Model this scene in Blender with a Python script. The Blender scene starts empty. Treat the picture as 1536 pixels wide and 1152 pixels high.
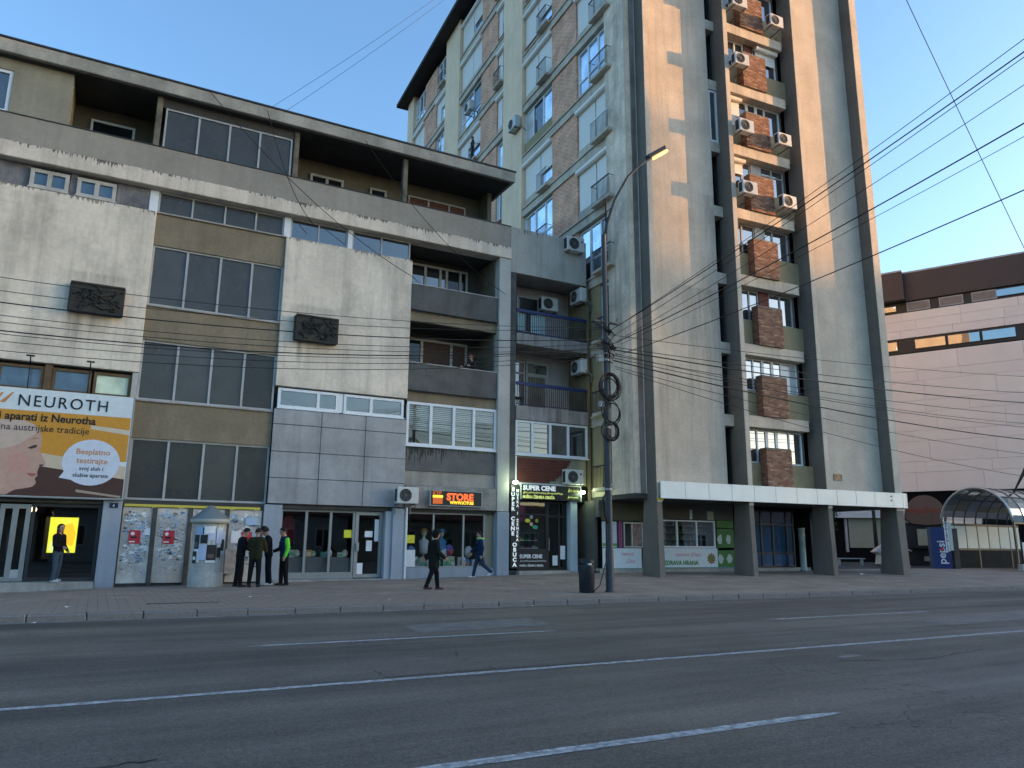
import bpy, bmesh, math, random
import numpy as np
from mathutils import Vector, Matrix
R = math.radians
sc = bpy.context.scene
COL = sc.collection
random.seed(7)

# ------------------------------------------------------------------ camera
CAM_PITCH, CAM_ROLL, CAM_YAW, CAM_F = .20898, .008677, .49067, 1141.0
def cam_axes(p, r, yw):
    f = Vector((math.sin(yw)*math.cos(p), math.cos(yw)*math.cos(p), math.sin(p)))
    rt = Vector((math.cos(yw), -math.sin(yw), 0)); up = rt.cross(f)
    c, s = math.cos(r), math.sin(r)
    return c*rt+s*up, -s*rt+c*up, f
rt, up, fw = cam_axes(CAM_PITCH, CAM_ROLL, CAM_YAW)
cd = bpy.data.cameras.new('camera'); cam = bpy.data.objects.new('camera', cd); COL.objects.link(cam)
cd.sensor_width = 36; cd.lens = CAM_F/1536*36; cd.clip_start = .1; cd.clip_end = 3000
mw = Matrix.Identity(4)
for i in range(3):
    mw[i][0] = rt[i]; mw[i][1] = up[i]; mw[i][2] = -fw[i]
mw[0][3], mw[1][3], mw[2][3] = 0, 0, 1.5
cam.matrix_world = mw
sc.camera = cam

# ------------------------------------------------------------------ light
SUN_AZ = R(-20.5)          # measured from +X, the sun stands low at the right end of the street
SUN_EL = R(6)
sdir = Vector((math.cos(SUN_AZ)*math.cos(SUN_EL), math.sin(SUN_AZ)*math.cos(SUN_EL), math.sin(SUN_EL)))
w = bpy.data.worlds.new('World'); sc.world = w; w.use_nodes = True
wn = w.node_tree; wn.nodes.clear()
sky = wn.nodes.new('ShaderNodeTexSky'); sky.sky_type = 'NISHITA'; sky.sun_disc = False
sky.sun_elevation = SUN_EL; sky.sun_rotation = math.pi/2 - SUN_AZ
sky.air_density = 1.0; sky.dust_density = 2.0; sky.ozone_density = 2.9
bg = wn.nodes.new('ShaderNodeBackground'); bg.inputs['Strength'].default_value = .15
wo = wn.nodes.new('ShaderNodeOutputWorld')
wn.links.new(sky.outputs[0], bg.inputs[0]); wn.links.new(bg.outputs[0], wo.inputs[0])
sl = bpy.data.lights.new('sun', 'SUN'); sl.energy = 2.0; sl.angle = R(.5); sl.color = (1, .48, .13)
so = bpy.data.objects.new('sun', sl); COL.objects.link(so)
so.rotation_euler = (-sdir).to_track_quat('-Z', 'Y').to_euler()
sc.view_settings.view_transform = 'Standard'; sc.view_settings.look = 'None'
sc.view_settings.exposure = 2.2; sc.view_settings.gamma = 1
sc.render.engine = 'CYCLES'
sc.cycles.max_bounces = 6; sc.cycles.transparent_max_bounces = 12

# ------------------------------------------------------------------ helpers
def lin(r, g, b):
    f = lambda c: c/255/12.92 if c <= 10 else ((c/255+.055)/1.055)**2.4
    return (f(r), f(g), f(b), 1)
MATS = {}
def base_mat(name):
    m = bpy.data.materials.new(name); m.use_nodes = True; MATS[name] = m
    nt = m.node_tree; return m, nt, nt.nodes['Principled BSDF']
def N(nt, t, **kw):
    n = nt.nodes.new(t)
    for k, v in kw.items():
        if k.startswith('i_'): n.inputs[k[2:].replace('_', ' ')].default_value = v
        else: setattr(n, k, v)
    return n
def noise(nt, vec, scale, detail=4, rough=.6):
    n = N(nt, 'ShaderNodeTexNoise'); n.inputs['Scale'].default_value = scale
    n.inputs['Detail'].default_value = detail; n.inputs['Roughness'].default_value = rough
    nt.links.new(vec, n.inputs['Vector']); return n.outputs['Fac']
def mrange(nt, val, a, b, c, d):
    n = N(nt, 'ShaderNodeMapRange'); n.inputs[1].default_value = a; n.inputs[2].default_value = b
    n.inputs[3].default_value = c; n.inputs[4].default_value = d
    nt.links.new(val, n.inputs[0]); return n.outputs[0]
def mixc(nt, fac, a, b, mode='MIX'):
    n = N(nt, 'ShaderNodeMix', data_type='RGBA', blend_type=mode)
    for sock, v in ((n.inputs[0], fac), (n.inputs[6], a), (n.inputs[7], b)):
        if isinstance(v, (int, float)): sock.default_value = v
        elif isinstance(v, tuple): sock.default_value = v
        else: nt.links.new(v, sock)
    return n.outputs[2]
def mapping(nt, vec, sc_):
    n = N(nt, 'ShaderNodeMapping'); n.inputs['Scale'].default_value = sc_
    nt.links.new(vec, n.inputs[0]); return n.outputs[0]
def mathn(nt, op, a, b):
    n = N(nt, 'ShaderNodeMath', operation=op)
    for s_, v in ((n.inputs[0], a), (n.inputs[1], b)):
        if isinstance(v, (int, float)): s_.default_value = v
        else: nt.links.new(v, s_)
    return n.outputs[0]

def surf(name, col, var=.18, scale=.7, streak=0., dirt=(.03, .03, .027, 1), rough=.9, bump=.12, bscale=45,
         spec=.25, metal=0., blotch=0., drip=None, smul=(2.2, 2.2, .13), stains=()):
    """plaster, concrete, metal, paint: colour variation, rain streaks, blotches, drips under an edge, grain"""
    if name in MATS: return MATS[name]
    m, nt, b = base_mat(name)
    co = N(nt, 'ShaderNodeTexCoord').outputs['Object']
    n1 = mrange(nt, noise(nt, co, scale, 6), .3, .7, 1-var, 1+var)
    n2 = mrange(nt, noise(nt, co, scale*14, 3), .3, .7, 1-var*.45, 1+var*.45)
    k = mathn(nt, 'MULTIPLY', n1, n2)
    vm = N(nt, 'ShaderNodeVectorMath', operation='SCALE'); vm.inputs[0].default_value = col[:3]
    nt.links.new(k, vm.inputs['Scale']); c = vm.outputs[0]
    if streak:
        f = mrange(nt, noise(nt, mapping(nt, co, smul), 1.0, 5, .7), .47, .72, 0, streak)
        c = mixc(nt, f, c, dirt)
    if blotch:
        f = mrange(nt, noise(nt, co, .55, 5, .65), .5, .72, 0, blotch)
        c = mixc(nt, f, c, dirt)
    if drip:
        zt, ln, amt = drip
        sx = N(nt, 'ShaderNodeSeparateXYZ'); nt.links.new(co, sx.inputs[0])
        d = mathn(nt, 'SUBTRACT', zt, sx.outputs[2])
        th = mrange(nt, d, 0, ln, .46, .85)
        nz = noise(nt, mapping(nt, co, (17, 17, 2.)), 1.0, 3, .6)
        n3 = mrange(nt, noise(nt, mapping(nt, co, (.8, .8, .1)), 1.0, 2, .5), .35, .65, -.1, .12)
        df = mathn(nt, 'SUBTRACT', mathn(nt, 'ADD', nz, n3), th)
        c = mixc(nt, mrange(nt, df, 0, .06, 0, amt), c, dirt)
    if stains:      # run-off stains with a place and shape of their own: x centre, half width, top, length, strength
        sx = N(nt, 'ShaderNodeSeparateXYZ'); nt.links.new(co, sx.inputs[0])
        nz = mrange(nt, noise(nt, mapping(nt, co, (5, 5, .5)), 1.0, 5, .65), .35, .65, .15, 1)
        for xc, hw, zt, ln, amt in stains:
            dx = mathn(nt, 'ABSOLUTE', mathn(nt, 'SUBTRACT', sx.outputs[0], xc), 0)
            f = mathn(nt, 'MULTIPLY', mrange(nt, dx, hw*.4, hw, 1, 0), mrange(nt, sx.outputs[2], zt-ln, zt, 0, amt))
            f = mathn(nt, 'MULTIPLY', f, mathn(nt, 'MULTIPLY', nz, mrange(nt, sx.outputs[2], zt, zt+.12, 1, 0)))
            c = mixc(nt, f, c, dirt)
    nt.links.new(c, b.inputs['Base Color'])
    b.inputs['Roughness'].default_value = rough; b.inputs['Metallic'].default_value = metal
    b.inputs['Specular IOR Level'].default_value = spec
    if bump:
        bp = N(nt, 'ShaderNodeBump'); bp.inputs['Strength'].default_value = bump; bp.inputs['Distance'].default_value = .02
        nt.links.new(noise(nt, co, bscale, 3), bp.inputs['Height']); nt.links.new(bp.outputs[0], b.inputs['Normal'])
    return m
def plain(name, col, rough=.5, metal=0., spec=.4, emit=0., var=.06):
    if name in MATS: return MATS[name]
    m, nt, b = base_mat(name)
    co = N(nt, 'ShaderNodeTexCoord').outputs['Object']
    f = mrange(nt, noise(nt, co, 9, 3), .3, .7, 1-var, 1+var)
    vm = N(nt, 'ShaderNodeVectorMath', operation='SCALE'); vm.inputs[0].default_value = col[:3]
    nt.links.new(f, vm.inputs['Scale']); nt.links.new(vm.outputs[0], b.inputs['Base Color'])
    b.inputs['Roughness'].default_value = rough; b.inputs['Metallic'].default_value = metal
    b.inputs['Specular IOR Level'].default_value = spec
    if emit:
        b.inputs['Emission Color'].default_value = col; b.inputs['Emission Strength'].default_value = emit
    return m
def glass(name, col, ior=1.9, rough=.03, dust=0., metal=0.):
    """window pane seen from outside: dark room behind, sky mirrored on it, slightly wavy"""
    if name in MATS: return MATS[name]
    m, nt, b = base_mat(name)
    co = N(nt, 'ShaderNodeTexCoord').outputs['Object']
    c = mixc(nt, mrange(nt, noise(nt, co, 1.1, 5), .4, .7, 0, 1), col, tuple(x*1.7+.003 for x in col[:3])+(1,))
    if dust:
        c = mixc(nt, mrange(nt, noise(nt, co, 3, 6, .7), .35, .75, dust*.8, dust), c, (.19, .195, .19, 1))
    nt.links.new(c, b.inputs['Base Color'])
    nt.links.new(mrange(nt, noise(nt, co, 2.3, 4), .3, .7, rough, rough*2+dust*.1), b.inputs['Roughness'])
    b.inputs['IOR'].default_value = ior; b.inputs['Metallic'].default_value = metal
    bp = N(nt, 'ShaderNodeBump'); bp.inputs['Strength'].default_value = .05; bp.inputs['Distance'].default_value = .05
    nt.links.new(noise(nt, co, .9, 1), bp.inputs['Height']); nt.links.new(bp.outputs[0], b.inputs['Normal'])
    return m
def shopglass(name, tint=(.75, .8, .8, 1), refl=1.0, milk=0., mcol=(.6, .6, .52, 1)):
    if name in MATS: return MATS[name]
    m, nt, b = base_mat(name); nt.nodes.remove(b)
    out = nt.nodes['Material Output']
    tr = N(nt, 'ShaderNodeBsdfTransparent'); tr.inputs[0].default_value = tint
    gl = N(nt, 'ShaderNodeBsdfGlossy'); gl.inputs['Roughness'].default_value = .02; gl.inputs[0].default_value = (.95, .95, .95, 1)
    fr = N(nt, 'ShaderNodeFresnel'); fr.inputs[0].default_value = 1.75
    mx = N(nt, 'ShaderNodeMixShader')
    nt.links.new(mathn(nt, 'MULTIPLY', fr.outputs[0], refl), mx.inputs[0])
    back = tr.outputs[0]
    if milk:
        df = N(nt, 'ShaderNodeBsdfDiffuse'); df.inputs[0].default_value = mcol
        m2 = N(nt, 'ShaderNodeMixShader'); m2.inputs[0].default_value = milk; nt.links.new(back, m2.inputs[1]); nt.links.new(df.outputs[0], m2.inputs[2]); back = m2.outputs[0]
    nt.links.new(back, mx.inputs[1]); nt.links.new(gl.outputs[0], mx.inputs[2])
    nt.links.new(mx.outputs[0], out.inputs[0]); return m

class MB:
    def __init__(s): s.v = []; s.f = []; s.m = []; s.sm = []
    def add(s, vs, fs, mi=0, smooth=False):
        o = len(s.v); s.v += [tuple(v) for v in vs]
        for f in fs: s.f.append([o+i for i in f]); s.m.append(mi); s.sm.append(smooth)
        return s
    def box(s, x0, x1, y0, y1, z0, z1, mi=0):
        v = [(x0, y0, z0), (x1, y0, z0), (x1, y1, z0), (x0, y1, z0), (x0, y0, z1), (x1, y0, z1), (x1, y1, z1), (x0, y1, z1)]
        return s.add(v, [(3, 2, 1, 0), (4, 5, 6, 7), (0, 1, 5, 4), (1, 2, 6, 5), (2, 3, 7, 6), (3, 0, 4, 7)], mi)
    def bbox(s, x0, x1, y0, y1, z0, z1, b=.02, mi=0):
        """box with chamfered edges"""
        b = min(b, (x1-x0)/3, (y1-y0)/3, (z1-z0)/3)
        bm = bmesh.new(); bmesh.ops.create_cube(bm, size=1)
        for v in bm.verts: v.co = ((x0+x1)/2+v.co.x*(x1-x0), (y0+y1)/2+v.co.y*(y1-y0), (z0+z1)/2+v.co.z*(z1-z0))
        bmesh.ops.bevel(bm, geom=bm.edges[:], offset=b, segments=1, affect='EDGES')
        bm.verts.index_update(); s.add([v.co[:] for v in bm.verts], [[v.index for v in f.verts] for f in bm.faces], mi); bm.free(); return s
    def poly(s, pts, mi=0): return s.add(pts, [list(range(len(pts)))], mi)
    def prism(s, pts, d, mi=0):
        """pts: planar loop; d: extrusion vector"""
        n = len(pts); d = Vector(d); a = [Vector(p) for p in pts]; bb = [p+d for p in a]
        fs = [list(range(n))[::-1], list(range(n, 2*n))]+[(i, (i+1) % n, n+(i+1) % n, n+i) for i in range(n)]
        return s.add(a+bb, fs, mi)
    def tube(s, path, r, n=6, mi=0, closed=False, caps=True):
        P = [Vector(p) for p in path]; k = len(P); rr = r if isinstance(r, (list, tuple)) else [r]*k
        vs = []; fs = []; ref = None
        for i, p in enumerate(P):
            t = (P[(i+1) % k]-P[i-1]) if (closed or 0 < i < k-1) else (P[1]-P[0] if i == 0 else P[-1]-P[-2])
            t.normalize()
            if ref is None: ref = Vector((0, 0, 1)) if abs(t.z) < .9 else Vector((1, 0, 0))
            a = t.cross(ref)
            if a.length < 1e-4: a = t.cross(Vector((0, 1, 0)))
            a.normalize(); bq = a.cross(t); ref = bq.cross(t) * -1 if False else ref
            for j in range(n):
                an = 2*math.pi*j/n; vs.append(p+(a*math.cos(an)+bq*math.sin(an))*rr[i])
        for i in range(k if closed else k-1):
            for j in range(n):
                a_ = i*n+j; b_ = i*n+(j+1) % n; c_ = ((i+1) % k)*n+(j+1) % n; d_ = ((i+1) % k)*n+j
                fs.append((a_, b_, c_, d_))
        if caps and not closed: fs += [list(range(n))[::-1], list(range((k-1)*n, k*n))]
        return s.add(vs, fs, mi, True)
    def lathe(s, prof, c=(0, 0, 0), n=24, mi=0, smooth=True, a0=0, a1=2*math.pi):
        """prof: (radius, z)"""
        vs = []; fs = []; full = abs(a1-a0-2*math.pi) < 1e-6; m = n if full else n+1
        for r, z in prof:
            for j in range(m):
                a = a0+(a1-a0)*j/n; vs.append((c[0]+r*math.cos(a), c[1]+r*math.sin(a), c[2]+z))
        for i in range(len(prof)-1):
            for j in range(n):
                j2 = (j+1) % m; fs.append((i*m+j, i*m+j2, (i+1)*m+j2, (i+1)*m+j))
        return s.add(vs, fs, mi, smooth)
    def ball(s, c, r, mi=0, nu=12, nv=8):
        rx, ry, rz = r if isinstance(r, (list, tuple)) else (r, r, r)
        vs = [(c[0], c[1], c[2]-rz)]; fs = []
        for i in range(1, nv):
            t = -math.pi/2+math.pi*i/nv
            for j in range(nu):
                a = 2*math.pi*j/nu; vs.append((c[0]+rx*math.cos(t)*math.cos(a), c[1]+ry*math.cos(t)*math.sin(a), c[2]+rz*math.sin(t)))
        vs.append((c[0], c[1], c[2]+rz)); L = len(vs)-1
        for j in range(nu):
            fs.append((0, 1+(j+1) % nu, 1+j)); fs.append((L, 1+(nv-2)*nu+j, 1+(nv-2)*nu+(j+1) % nu))
        for i in range(nv-2):
            for j in range(nu): fs.append((1+i*nu+j, 1+i*nu+(j+1) % nu, 1+(i+1)*nu+(j+1) % nu, 1+(i+1)*nu+j))
        return s.add(vs, fs, mi, True)
    def mesh(s, name, mats):
        me = bpy.data.meshes.new(name); me.from_pydata(s.v, [], s.f)
        for m in (mats if isinstance(mats, (list, tuple)) else [mats]): me.materials.append(m)
        me.polygons.foreach_set('material_index', s.m); me.polygons.foreach_set('use_smooth', s.sm)
        bm = bmesh.new(); bm.from_mesh(me); bmesh.ops.recalc_face_normals(bm, faces=bm.faces[:]); bm.to_mesh(me); bm.free()
        me.update(); return me
    def build(s, name, mats, parent=None, loc=None, rot=None):
        return ob(name, s.mesh(name, mats), parent, loc, rot)
def ob(name, me, parent=None, loc=None, rot=None):
    o = bpy.data.objects.new(name, me); COL.objects.link(o)
    if parent: o.parent = parent
    if loc: o.location = loc
    if rot: o.rotation_euler = rot
    return o
def tag(o, label, cat=None, group=None, kind=None):
    o['label'] = label
    if cat: o['category'] = cat
    if group: o['group'] = group
    if kind: o['kind'] = kind
    return o
def thing(name, label, cat, loc=(0, 0, 0), rz=0, group=None):
    o = bpy.data.objects.new(name, None); COL.objects.link(o); o.empty_display_size = .2
    o.location = loc; o.rotation_euler = (0, 0, rz); return tag(o, label, cat, group)
def part(name, mat, parent, *boxes, b=0):
    """each box becomes a part of its own; returns the first"""
    r_ = [(MB().bbox(*q, b=b) if b else MB().box(*q)).build(name, mat, parent) for q in boxes]
    return r_[0]
ORD = ('topmost', 'second', 'third', 'fourth', 'fifth', 'sixth', 'seventh', 'eighth', 'ninth')
ORL = ('leftmost', 'second', 'third', 'fourth', 'fifth', 'sixth', 'seventh', 'eighth', 'ninth', 'tenth', 'eleventh', 'twelfth', 'thirteenth', 'fourteenth', 'fifteenth', 'sixteenth', 'seventeenth', 'eighteenth', 'nineteenth')
def struct(name, mb, mat):
    o = mb.build(name, mat); o['kind'] = 'structure'; return o
def wbox(mb, ax, u0, u1, w0, w1, z0, z1, mi=0):
    if ax == 'y': mb.box(u0, u1, w0, w1, z0, z1, mi)
    else: mb.box(w0, w1, u0, u1, z0, z1, mi)
def window(parent, ax, u0, u1, z0, z1, wp, mull, fm, pm, fw=.06, dp=.07, trans=(), sill=None, name='window'):
    """frame as a part, each pane its own sub-part; wp = front plane, inwards is +"""
    mb = MB(); us = [u0]+list(mull)+[u1]; zz = [z0]+list(trans)+[z1]; h = fw/2
    wbox(mb, ax, u0, u1, wp, wp+dp, z0, z0+fw); wbox(mb, ax, u0, u1, wp, wp+dp, z1-fw, z1)
    for i, u in enumerate(us):
        a, b_ = (u, u+fw) if i == 0 else ((u-fw, u) if i == len(us)-1 else (u-h*1.15, u+h*1.15))
        wbox(mb, ax, a, b_, wp-.003, wp+dp, z0+.001, z1-.001)
    for t in trans: wbox(mb, ax, u0+fw, u1-fw, wp+.002, wp+dp-.002, t-h, t+h)
    f = mb.build(name, fm, parent)
    pk = 0
    for i in range(len(us)-1):
        for j in range(len(zz)-1):
            p = MB(); pw = wp+dp*.55
            wbox(p, ax, us[i]+h, us[i+1]-h, pw, pw+.012, zz[j]+h, zz[j+1]-h)
            mm = pm[pk % len(pm)] if isinstance(pm, list) else pm; pk += 1
            p.build('pane', mm, f)
    if sill is not None:
        s_ = MB(); wbox(s_, ax, u0-.03, u1+.03, wp-sill, wp+.05, z0-.045, z0-.002); s_.build('sill', fm, f)
    return f
def shutter(parent, ax, u0, u1, z0, z1, wp, mat, boxh=.26):
    mb = MB(); n = max(3, int((z1-z0)/.075)); h = (z1-z0)/n
    for i in range(n): wbox(mb, ax, u0, u1, wp+.004*(i % 2), wp+.03, z0+i*h, z0+(i+1)*h-.008)
    s_ = mb.build('roller_shutter', mat, parent)
    if boxh:
        q = MB()
        pr = [(-.16, 0), (-.2, .06), (-.2, boxh-.06), (-.14, boxh), (.02, boxh), (.02, 0)]
        if ax == 'y': q.prism([(u0-.05, wp+a, z1+c) for a, c in pr], (u1-u0+.1, 0, 0))
        else: q.prism([(wp+a, u0-.05, z1+c) for a, c in pr], (0, u1-u0+.1, 0))
        q.build('shutter_box', mat, s_)
    return s_
_fc = {}
def text(name, body, mat, parent, size, loc, rot=(R(90), 0, 0), bold=0., align='LEFT', ext=.004, space=1., xs=1., shear=0.):
    key = (body, size, bold, align, ext, space, xs, shear)
    if key not in _fc:
        cu = bpy.data.curves.new('t', 'FONT'); cu.body = body; cu.size = size; cu.align_x = align; cu.extrude = ext
        cu.offset = bold; cu.space_character = space; cu.resolution_u = 3; cu.shear = shear
        to = bpy.data.objects.new('t', cu); COL.objects.link(to); bpy.context.view_layer.update()
        me = bpy.data.meshes.new_from_object(to.evaluated_get(bpy.context.evaluated_depsgraph_get()))
        bpy.data.objects.remove(to); bpy.data.curves.remove(cu)
        if xs != 1: me.transform(Matrix.Diagonal((xs, 1, 1, 1)))
        me.materials.clear(); _fc[key] = me
    me = _fc[key].copy(); me.name = name; me.materials.append(mat)
    return ob(name, me, parent, loc, rot)
XS = [-10, -2, .7, 6, 10, 14, 18, 22, 34, 60]; ZS = [-.05, .03, .12, .2, .25, .33, .42, .45, .45, .42]
def zp(X, Y):
    zf = float(np.interp(X, XS, ZS)); return .13+(zf-.13)*min(1, max(0, (Y-17.7)/8))

# ------------------------------------------------------------------ shared materials
G = lambda *a: lin(*a)
WHITE_PL = surf('weathered_white_render', (.76, .67, .55, 1), .18, .5, streak=.34, blotch=.45, dirt=(.17, .15, .125, 1), bump=.15, drip=(12.72, .3, .8), stains=((-.75, 1.3, 10.1, .9, .55), (-1.35, .3, 8.9, 1.9, .9), (-.7, .45, 8.9, 1.3, .6), (6.35, 1.2, 10.1, .8, .5), (5.85, .14, 8.9, 1.3, 1), (6.5, .5, 8.9, 1.2, .5), (9.6, .5, 12.6, 2.6, .35), (.2, .45, 12.6, 3., .35), (-3., .6, 12.5, 3, .3)))
LEDGE = surf('pale_concrete_ledge', (.7, .61, .5, 1), .15, .8, streak=.3, dirt=(.05, .045, .04, 1), drip=(14.12, .3, .85))
TAN = surf('ochre_roughcast', (.25, .205, .14, 1), .2, .6, streak=.3, dirt=(.08, .07, .055, 1), bump=.5, bscale=28)
OLIVE = surf('olive_render', (.3, .28, .21, 1), .14, .7, streak=.2, dirt=(.09, .085, .07, 1), bump=.2)
GREYC = surf('grey_concrete', (.38, .35, .31, 1), .2, .8, streak=.35, dirt=(.08, .08, .075, 1), bump=.2)
PARAPET = surf('grey_terrace_render', (.33, .3, .25, 1), .12, .5, streak=.25, dirt=(.13, .13, .12, 1), bump=.2)
ROUGH = surf('dark_roughcast', (.115, .115, .11, 1), .3, 1.2, streak=.35, dirt=(.05, .05, .05, 1), bump=.8, bscale=22)
ROOFC = surf('roof_edge_concrete', (.36, .34, .29, 1), .3, 1., streak=.3, dirt=(.07, .065, .06, 1), bump=.3)
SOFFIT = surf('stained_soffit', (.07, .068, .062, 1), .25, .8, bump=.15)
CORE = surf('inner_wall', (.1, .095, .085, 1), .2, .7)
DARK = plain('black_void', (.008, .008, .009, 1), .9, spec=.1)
BLUEGREY = surf('blue_grey_paint', (.33, .37, .42, 1), .08, .9, streak=.22, dirt=(.12, .14, .16, 1), rough=.6, bump=.06)
METALP = surf('grey_sheet_metal', (.34, .345, .35, 1), .16, .9, streak=.45, dirt=(.13, .135, .14, 1), rough=.45, bump=.05, bscale=6, spec=.5, blotch=.35)
MULL = surf('pale_window_metal', (.42, .43, .43, 1), .15, 2., streak=.25, dirt=(.2, .19, .18, 1), rough=.5, bump=.03)
PVC = plain('white_window_plastic', (.75, .78, .8, 1), .35)
OLDWOOD = surf('old_white_wood', (.48, .46, .42, 1), .15, 3, streak=.3, dirt=(.2, .18, .15, 1), bump=.1)
BROWNW = surf('brown_window_wood', (.13, .085, .045, 1), .2, 4, rough=.6, bump=.1)
SHUT = plain('white_shutter', (.84, .78, .7, 1), .45)
SHUTB = surf('brown_blind', (.085, .045, .03, 1), .2, 5, rough=.6, bump=.05)
SHUTY = surf('yellow_blind', (.5, .38, .2, 1), .15, 5, rough=.7, bump=.05)
GDUST = glass('dusty_office_glass', (.024, .024, .023, 1), 1.42, .14, .24)
GDUST2 = glass('dusty_office_glass_dim', (.015, .015, .015, 1), 1.38, .14, .16)
GDUST3 = glass('dusty_office_glass_pale', (.03, .03, .03, 1), 1.42, .12, .3)
GSKY = glass('sky_mirroring_glass', (.03, .04, .05, 1), 3.8, .012)
GSIDE = glass('side_window_glass', (.62, .7, .78, 1), 2., .012, metal=.8)
GMID = glass('window_glass', (.022, .027, .032, 1), 2.3, .02)
GDARK = glass('dark_window_glass', (.012, .014, .016, 1), 1.5, .03)
GBLUE = glass('blue_window_glass', (.05, .095, .15, 1), 1.7, .06)
CURT = glass('glass_over_white_blind', (.42, .43, .43, 1), 1.6, .05)
LGREEN = glass('pale_green_blind_glass', (.5, .58, .44, 1), 1.5, .1)
SGLASS = shopglass('shop_window_glass', (.93, .95, .95, 1), .6)
SGLASSB = shopglass('sky_painted_shop_glass', (.5, .6, .7, 1), 1.3, .45, (.1, .22, .42, 1))  # blue diffuse share painted into the glass imitates mirrored sky
BLACKM = plain('black_metal', (.015, .016, .018, 1), .45)
DGREY = plain('dark_grey_metal', (.045, .048, .052, 1), .45, .3)
ALU = plain('anodised_frame', (.3, .31, .3, 1), .4, .4)
WPAPER = plain('white_paper', (.8, .8, .8, 1), .8)
REDP = plain('red_poster_paper', (.55, .035, .05, 1), .7)
YEL = plain('yellow_paper', (.75, .7, .05, 1), .7)
BLUERAIL = plain('blue_rail_paint', (.012, .025, .11, 1), .5)
RAIL = plain('dark_rail_paint', (.03, .033, .04, 1), .5)

# ================================================================== GROUND
ASPH = None
def asphalt():
    m, nt, b = base_mat('asphalt')
    co = N(nt, 'ShaderNodeTexCoord').outputs['Object']
    big = mrange(nt, noise(nt, mapping(nt, co, (.05, .5, 1)), 1., 5), .3, .7, .52, 1.5)
    mid = mrange(nt, noise(nt, co, .7, 6, .7), .3, .7, .78, 1.22)
    fine = mathn(nt, 'MULTIPLY', mrange(nt, noise(nt, co, 48, 3, .8), .3, .75, .35, 1.9), mrange(nt, noise(nt, co, 17, 3, .8), .3, .72, .6, 1.5))
    k = mathn(nt, 'MULTIPLY', mathn(nt, 'MULTIPLY', big, mid), fine)
    vm = N(nt, 'ShaderNodeVectorMath', operation='SCALE'); vm.inputs[0].default_value = (.094, .084, .071)
    nt.links.new(k, vm.inputs['Scale'])
    vo = N(nt, 'ShaderNodeTexVoronoi', feature='DISTANCE_TO_EDGE'); vo.inputs['Scale'].default_value = .11
    wv = N(nt, 'ShaderNodeVectorMath', operation='ADD'); nt.links.new(co, wv.inputs[0])
    nn = N(nt, 'ShaderNodeTexNoise'); nn.inputs['Scale'].default_value = .9; nn.inputs['Detail'].default_value = 5
    nt.links.new(co, nn.inputs['Vector'])
    ws = N(nt, 'ShaderNodeVectorMath', operation='SCALE'); ws.inputs['Scale'].default_value = 3.2
    nt.links.new(nn.outputs['Color'], ws.inputs[0]); nt.links.new(ws.outputs[0], wv.inputs[1]); nt.links.new(wv.outputs[0], vo.inputs['Vector'])
    crack = mrange(nt, vo.outputs['Distance'], .0008, .0022, .75, 0)
    gate = mrange(nt, noise(nt, co, .13, 2), .44, .5, 0, 1)
    c = mixc(nt, mathn(nt, 'MULTIPLY', crack, gate), vm.outputs[0], (.012, .012, .013, 1))
    spots = mrange(nt, noise(nt, co, 5.5, 2, .4), .74, .78, 0, .5)
    c = mixc(nt, spots, c, (.16, .16, .155, 1))
    nt.links.new(c, b.inputs['Base Color'])
    nt.links.new(mrange(nt, big, .7, 1.25, .78, .55), b.inputs['Roughness']); b.inputs['Specular IOR Level'].default_value = .35
    bp = N(nt, 'ShaderNodeBump'); bp.inputs['Strength'].default_value = .35; bp.inputs['Distance'].default_value = .01
    nt.links.new(noise(nt, co, 40, 3), bp.inputs['Height']); nt.links.new(bp.outputs[0], b.inputs['Normal'])
    return m
ASPH = asphalt()
def paint_mat():
    m, nt, b = base_mat('worn_road_paint')
    co = N(nt, 'ShaderNodeTexCoord').outputs['Object']
    f = mrange(nt, noise(nt, co, 9, 7, .8), .42, .56, 0, 1)
    g = mrange(nt, noise(nt, mapping(nt, co, (.7, 16, 1)), 1., 4, .7), .42, .62, 0, .8)
    c = mixc(nt, mathn(nt, 'MAXIMUM', mathn(nt, 'MULTIPLY', f, .75), mathn(nt, 'MULTIPLY', g, .85)), (.5, .51, .51, 1), (.08, .082, .086, 1))
    nt.links.new(c, b.inputs['Base Color']); b.inputs['Roughness'].default_value = .8; return m
PAINT = paint_mat()
struct('ground', MB().poly([(-700, -700, -.03), (900, -700, -.03), (900, 900, -.03), (-700, 900, -.03)]),
       surf('far_ground', (.09, .088, .08, 1), .2, .1))
ROAD = struct('road', MB().poly([(-160, -7, 0), (160, -7, 0), (160, 17.42, 0), (-160, 17.42, 0)]), ASPH)
CRK = plain('crack_tar', (.012, .012, .013, 1), .8)
def crack(pts, wd=.035):
    rd = random.Random(len(pts)+int(pts[0][0]*10)); P_ = []
    for (xa, ya), (xb, yb) in zip(pts, pts[1:]):
        for q in range(6): P_.append((xa+(xb-xa)*q/6+rd.uniform(-.04, .04), ya+(yb-ya)*q/6+rd.uniform(-.04, .04)))
    P_.append(pts[-1]); mb = MB()
    for (xa, ya), (xb, yb) in zip(P_, P_[1:]):
        w0 = wd*rd.uniform(.4, 1); mb.poly([(xa, ya-w0/2, .003), (xb, yb-w0/2, .003), (xb, yb+w0/2, .003), (xa, ya+w0/2, .003)])
    mb.build('crack', CRK, ROAD)
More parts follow.
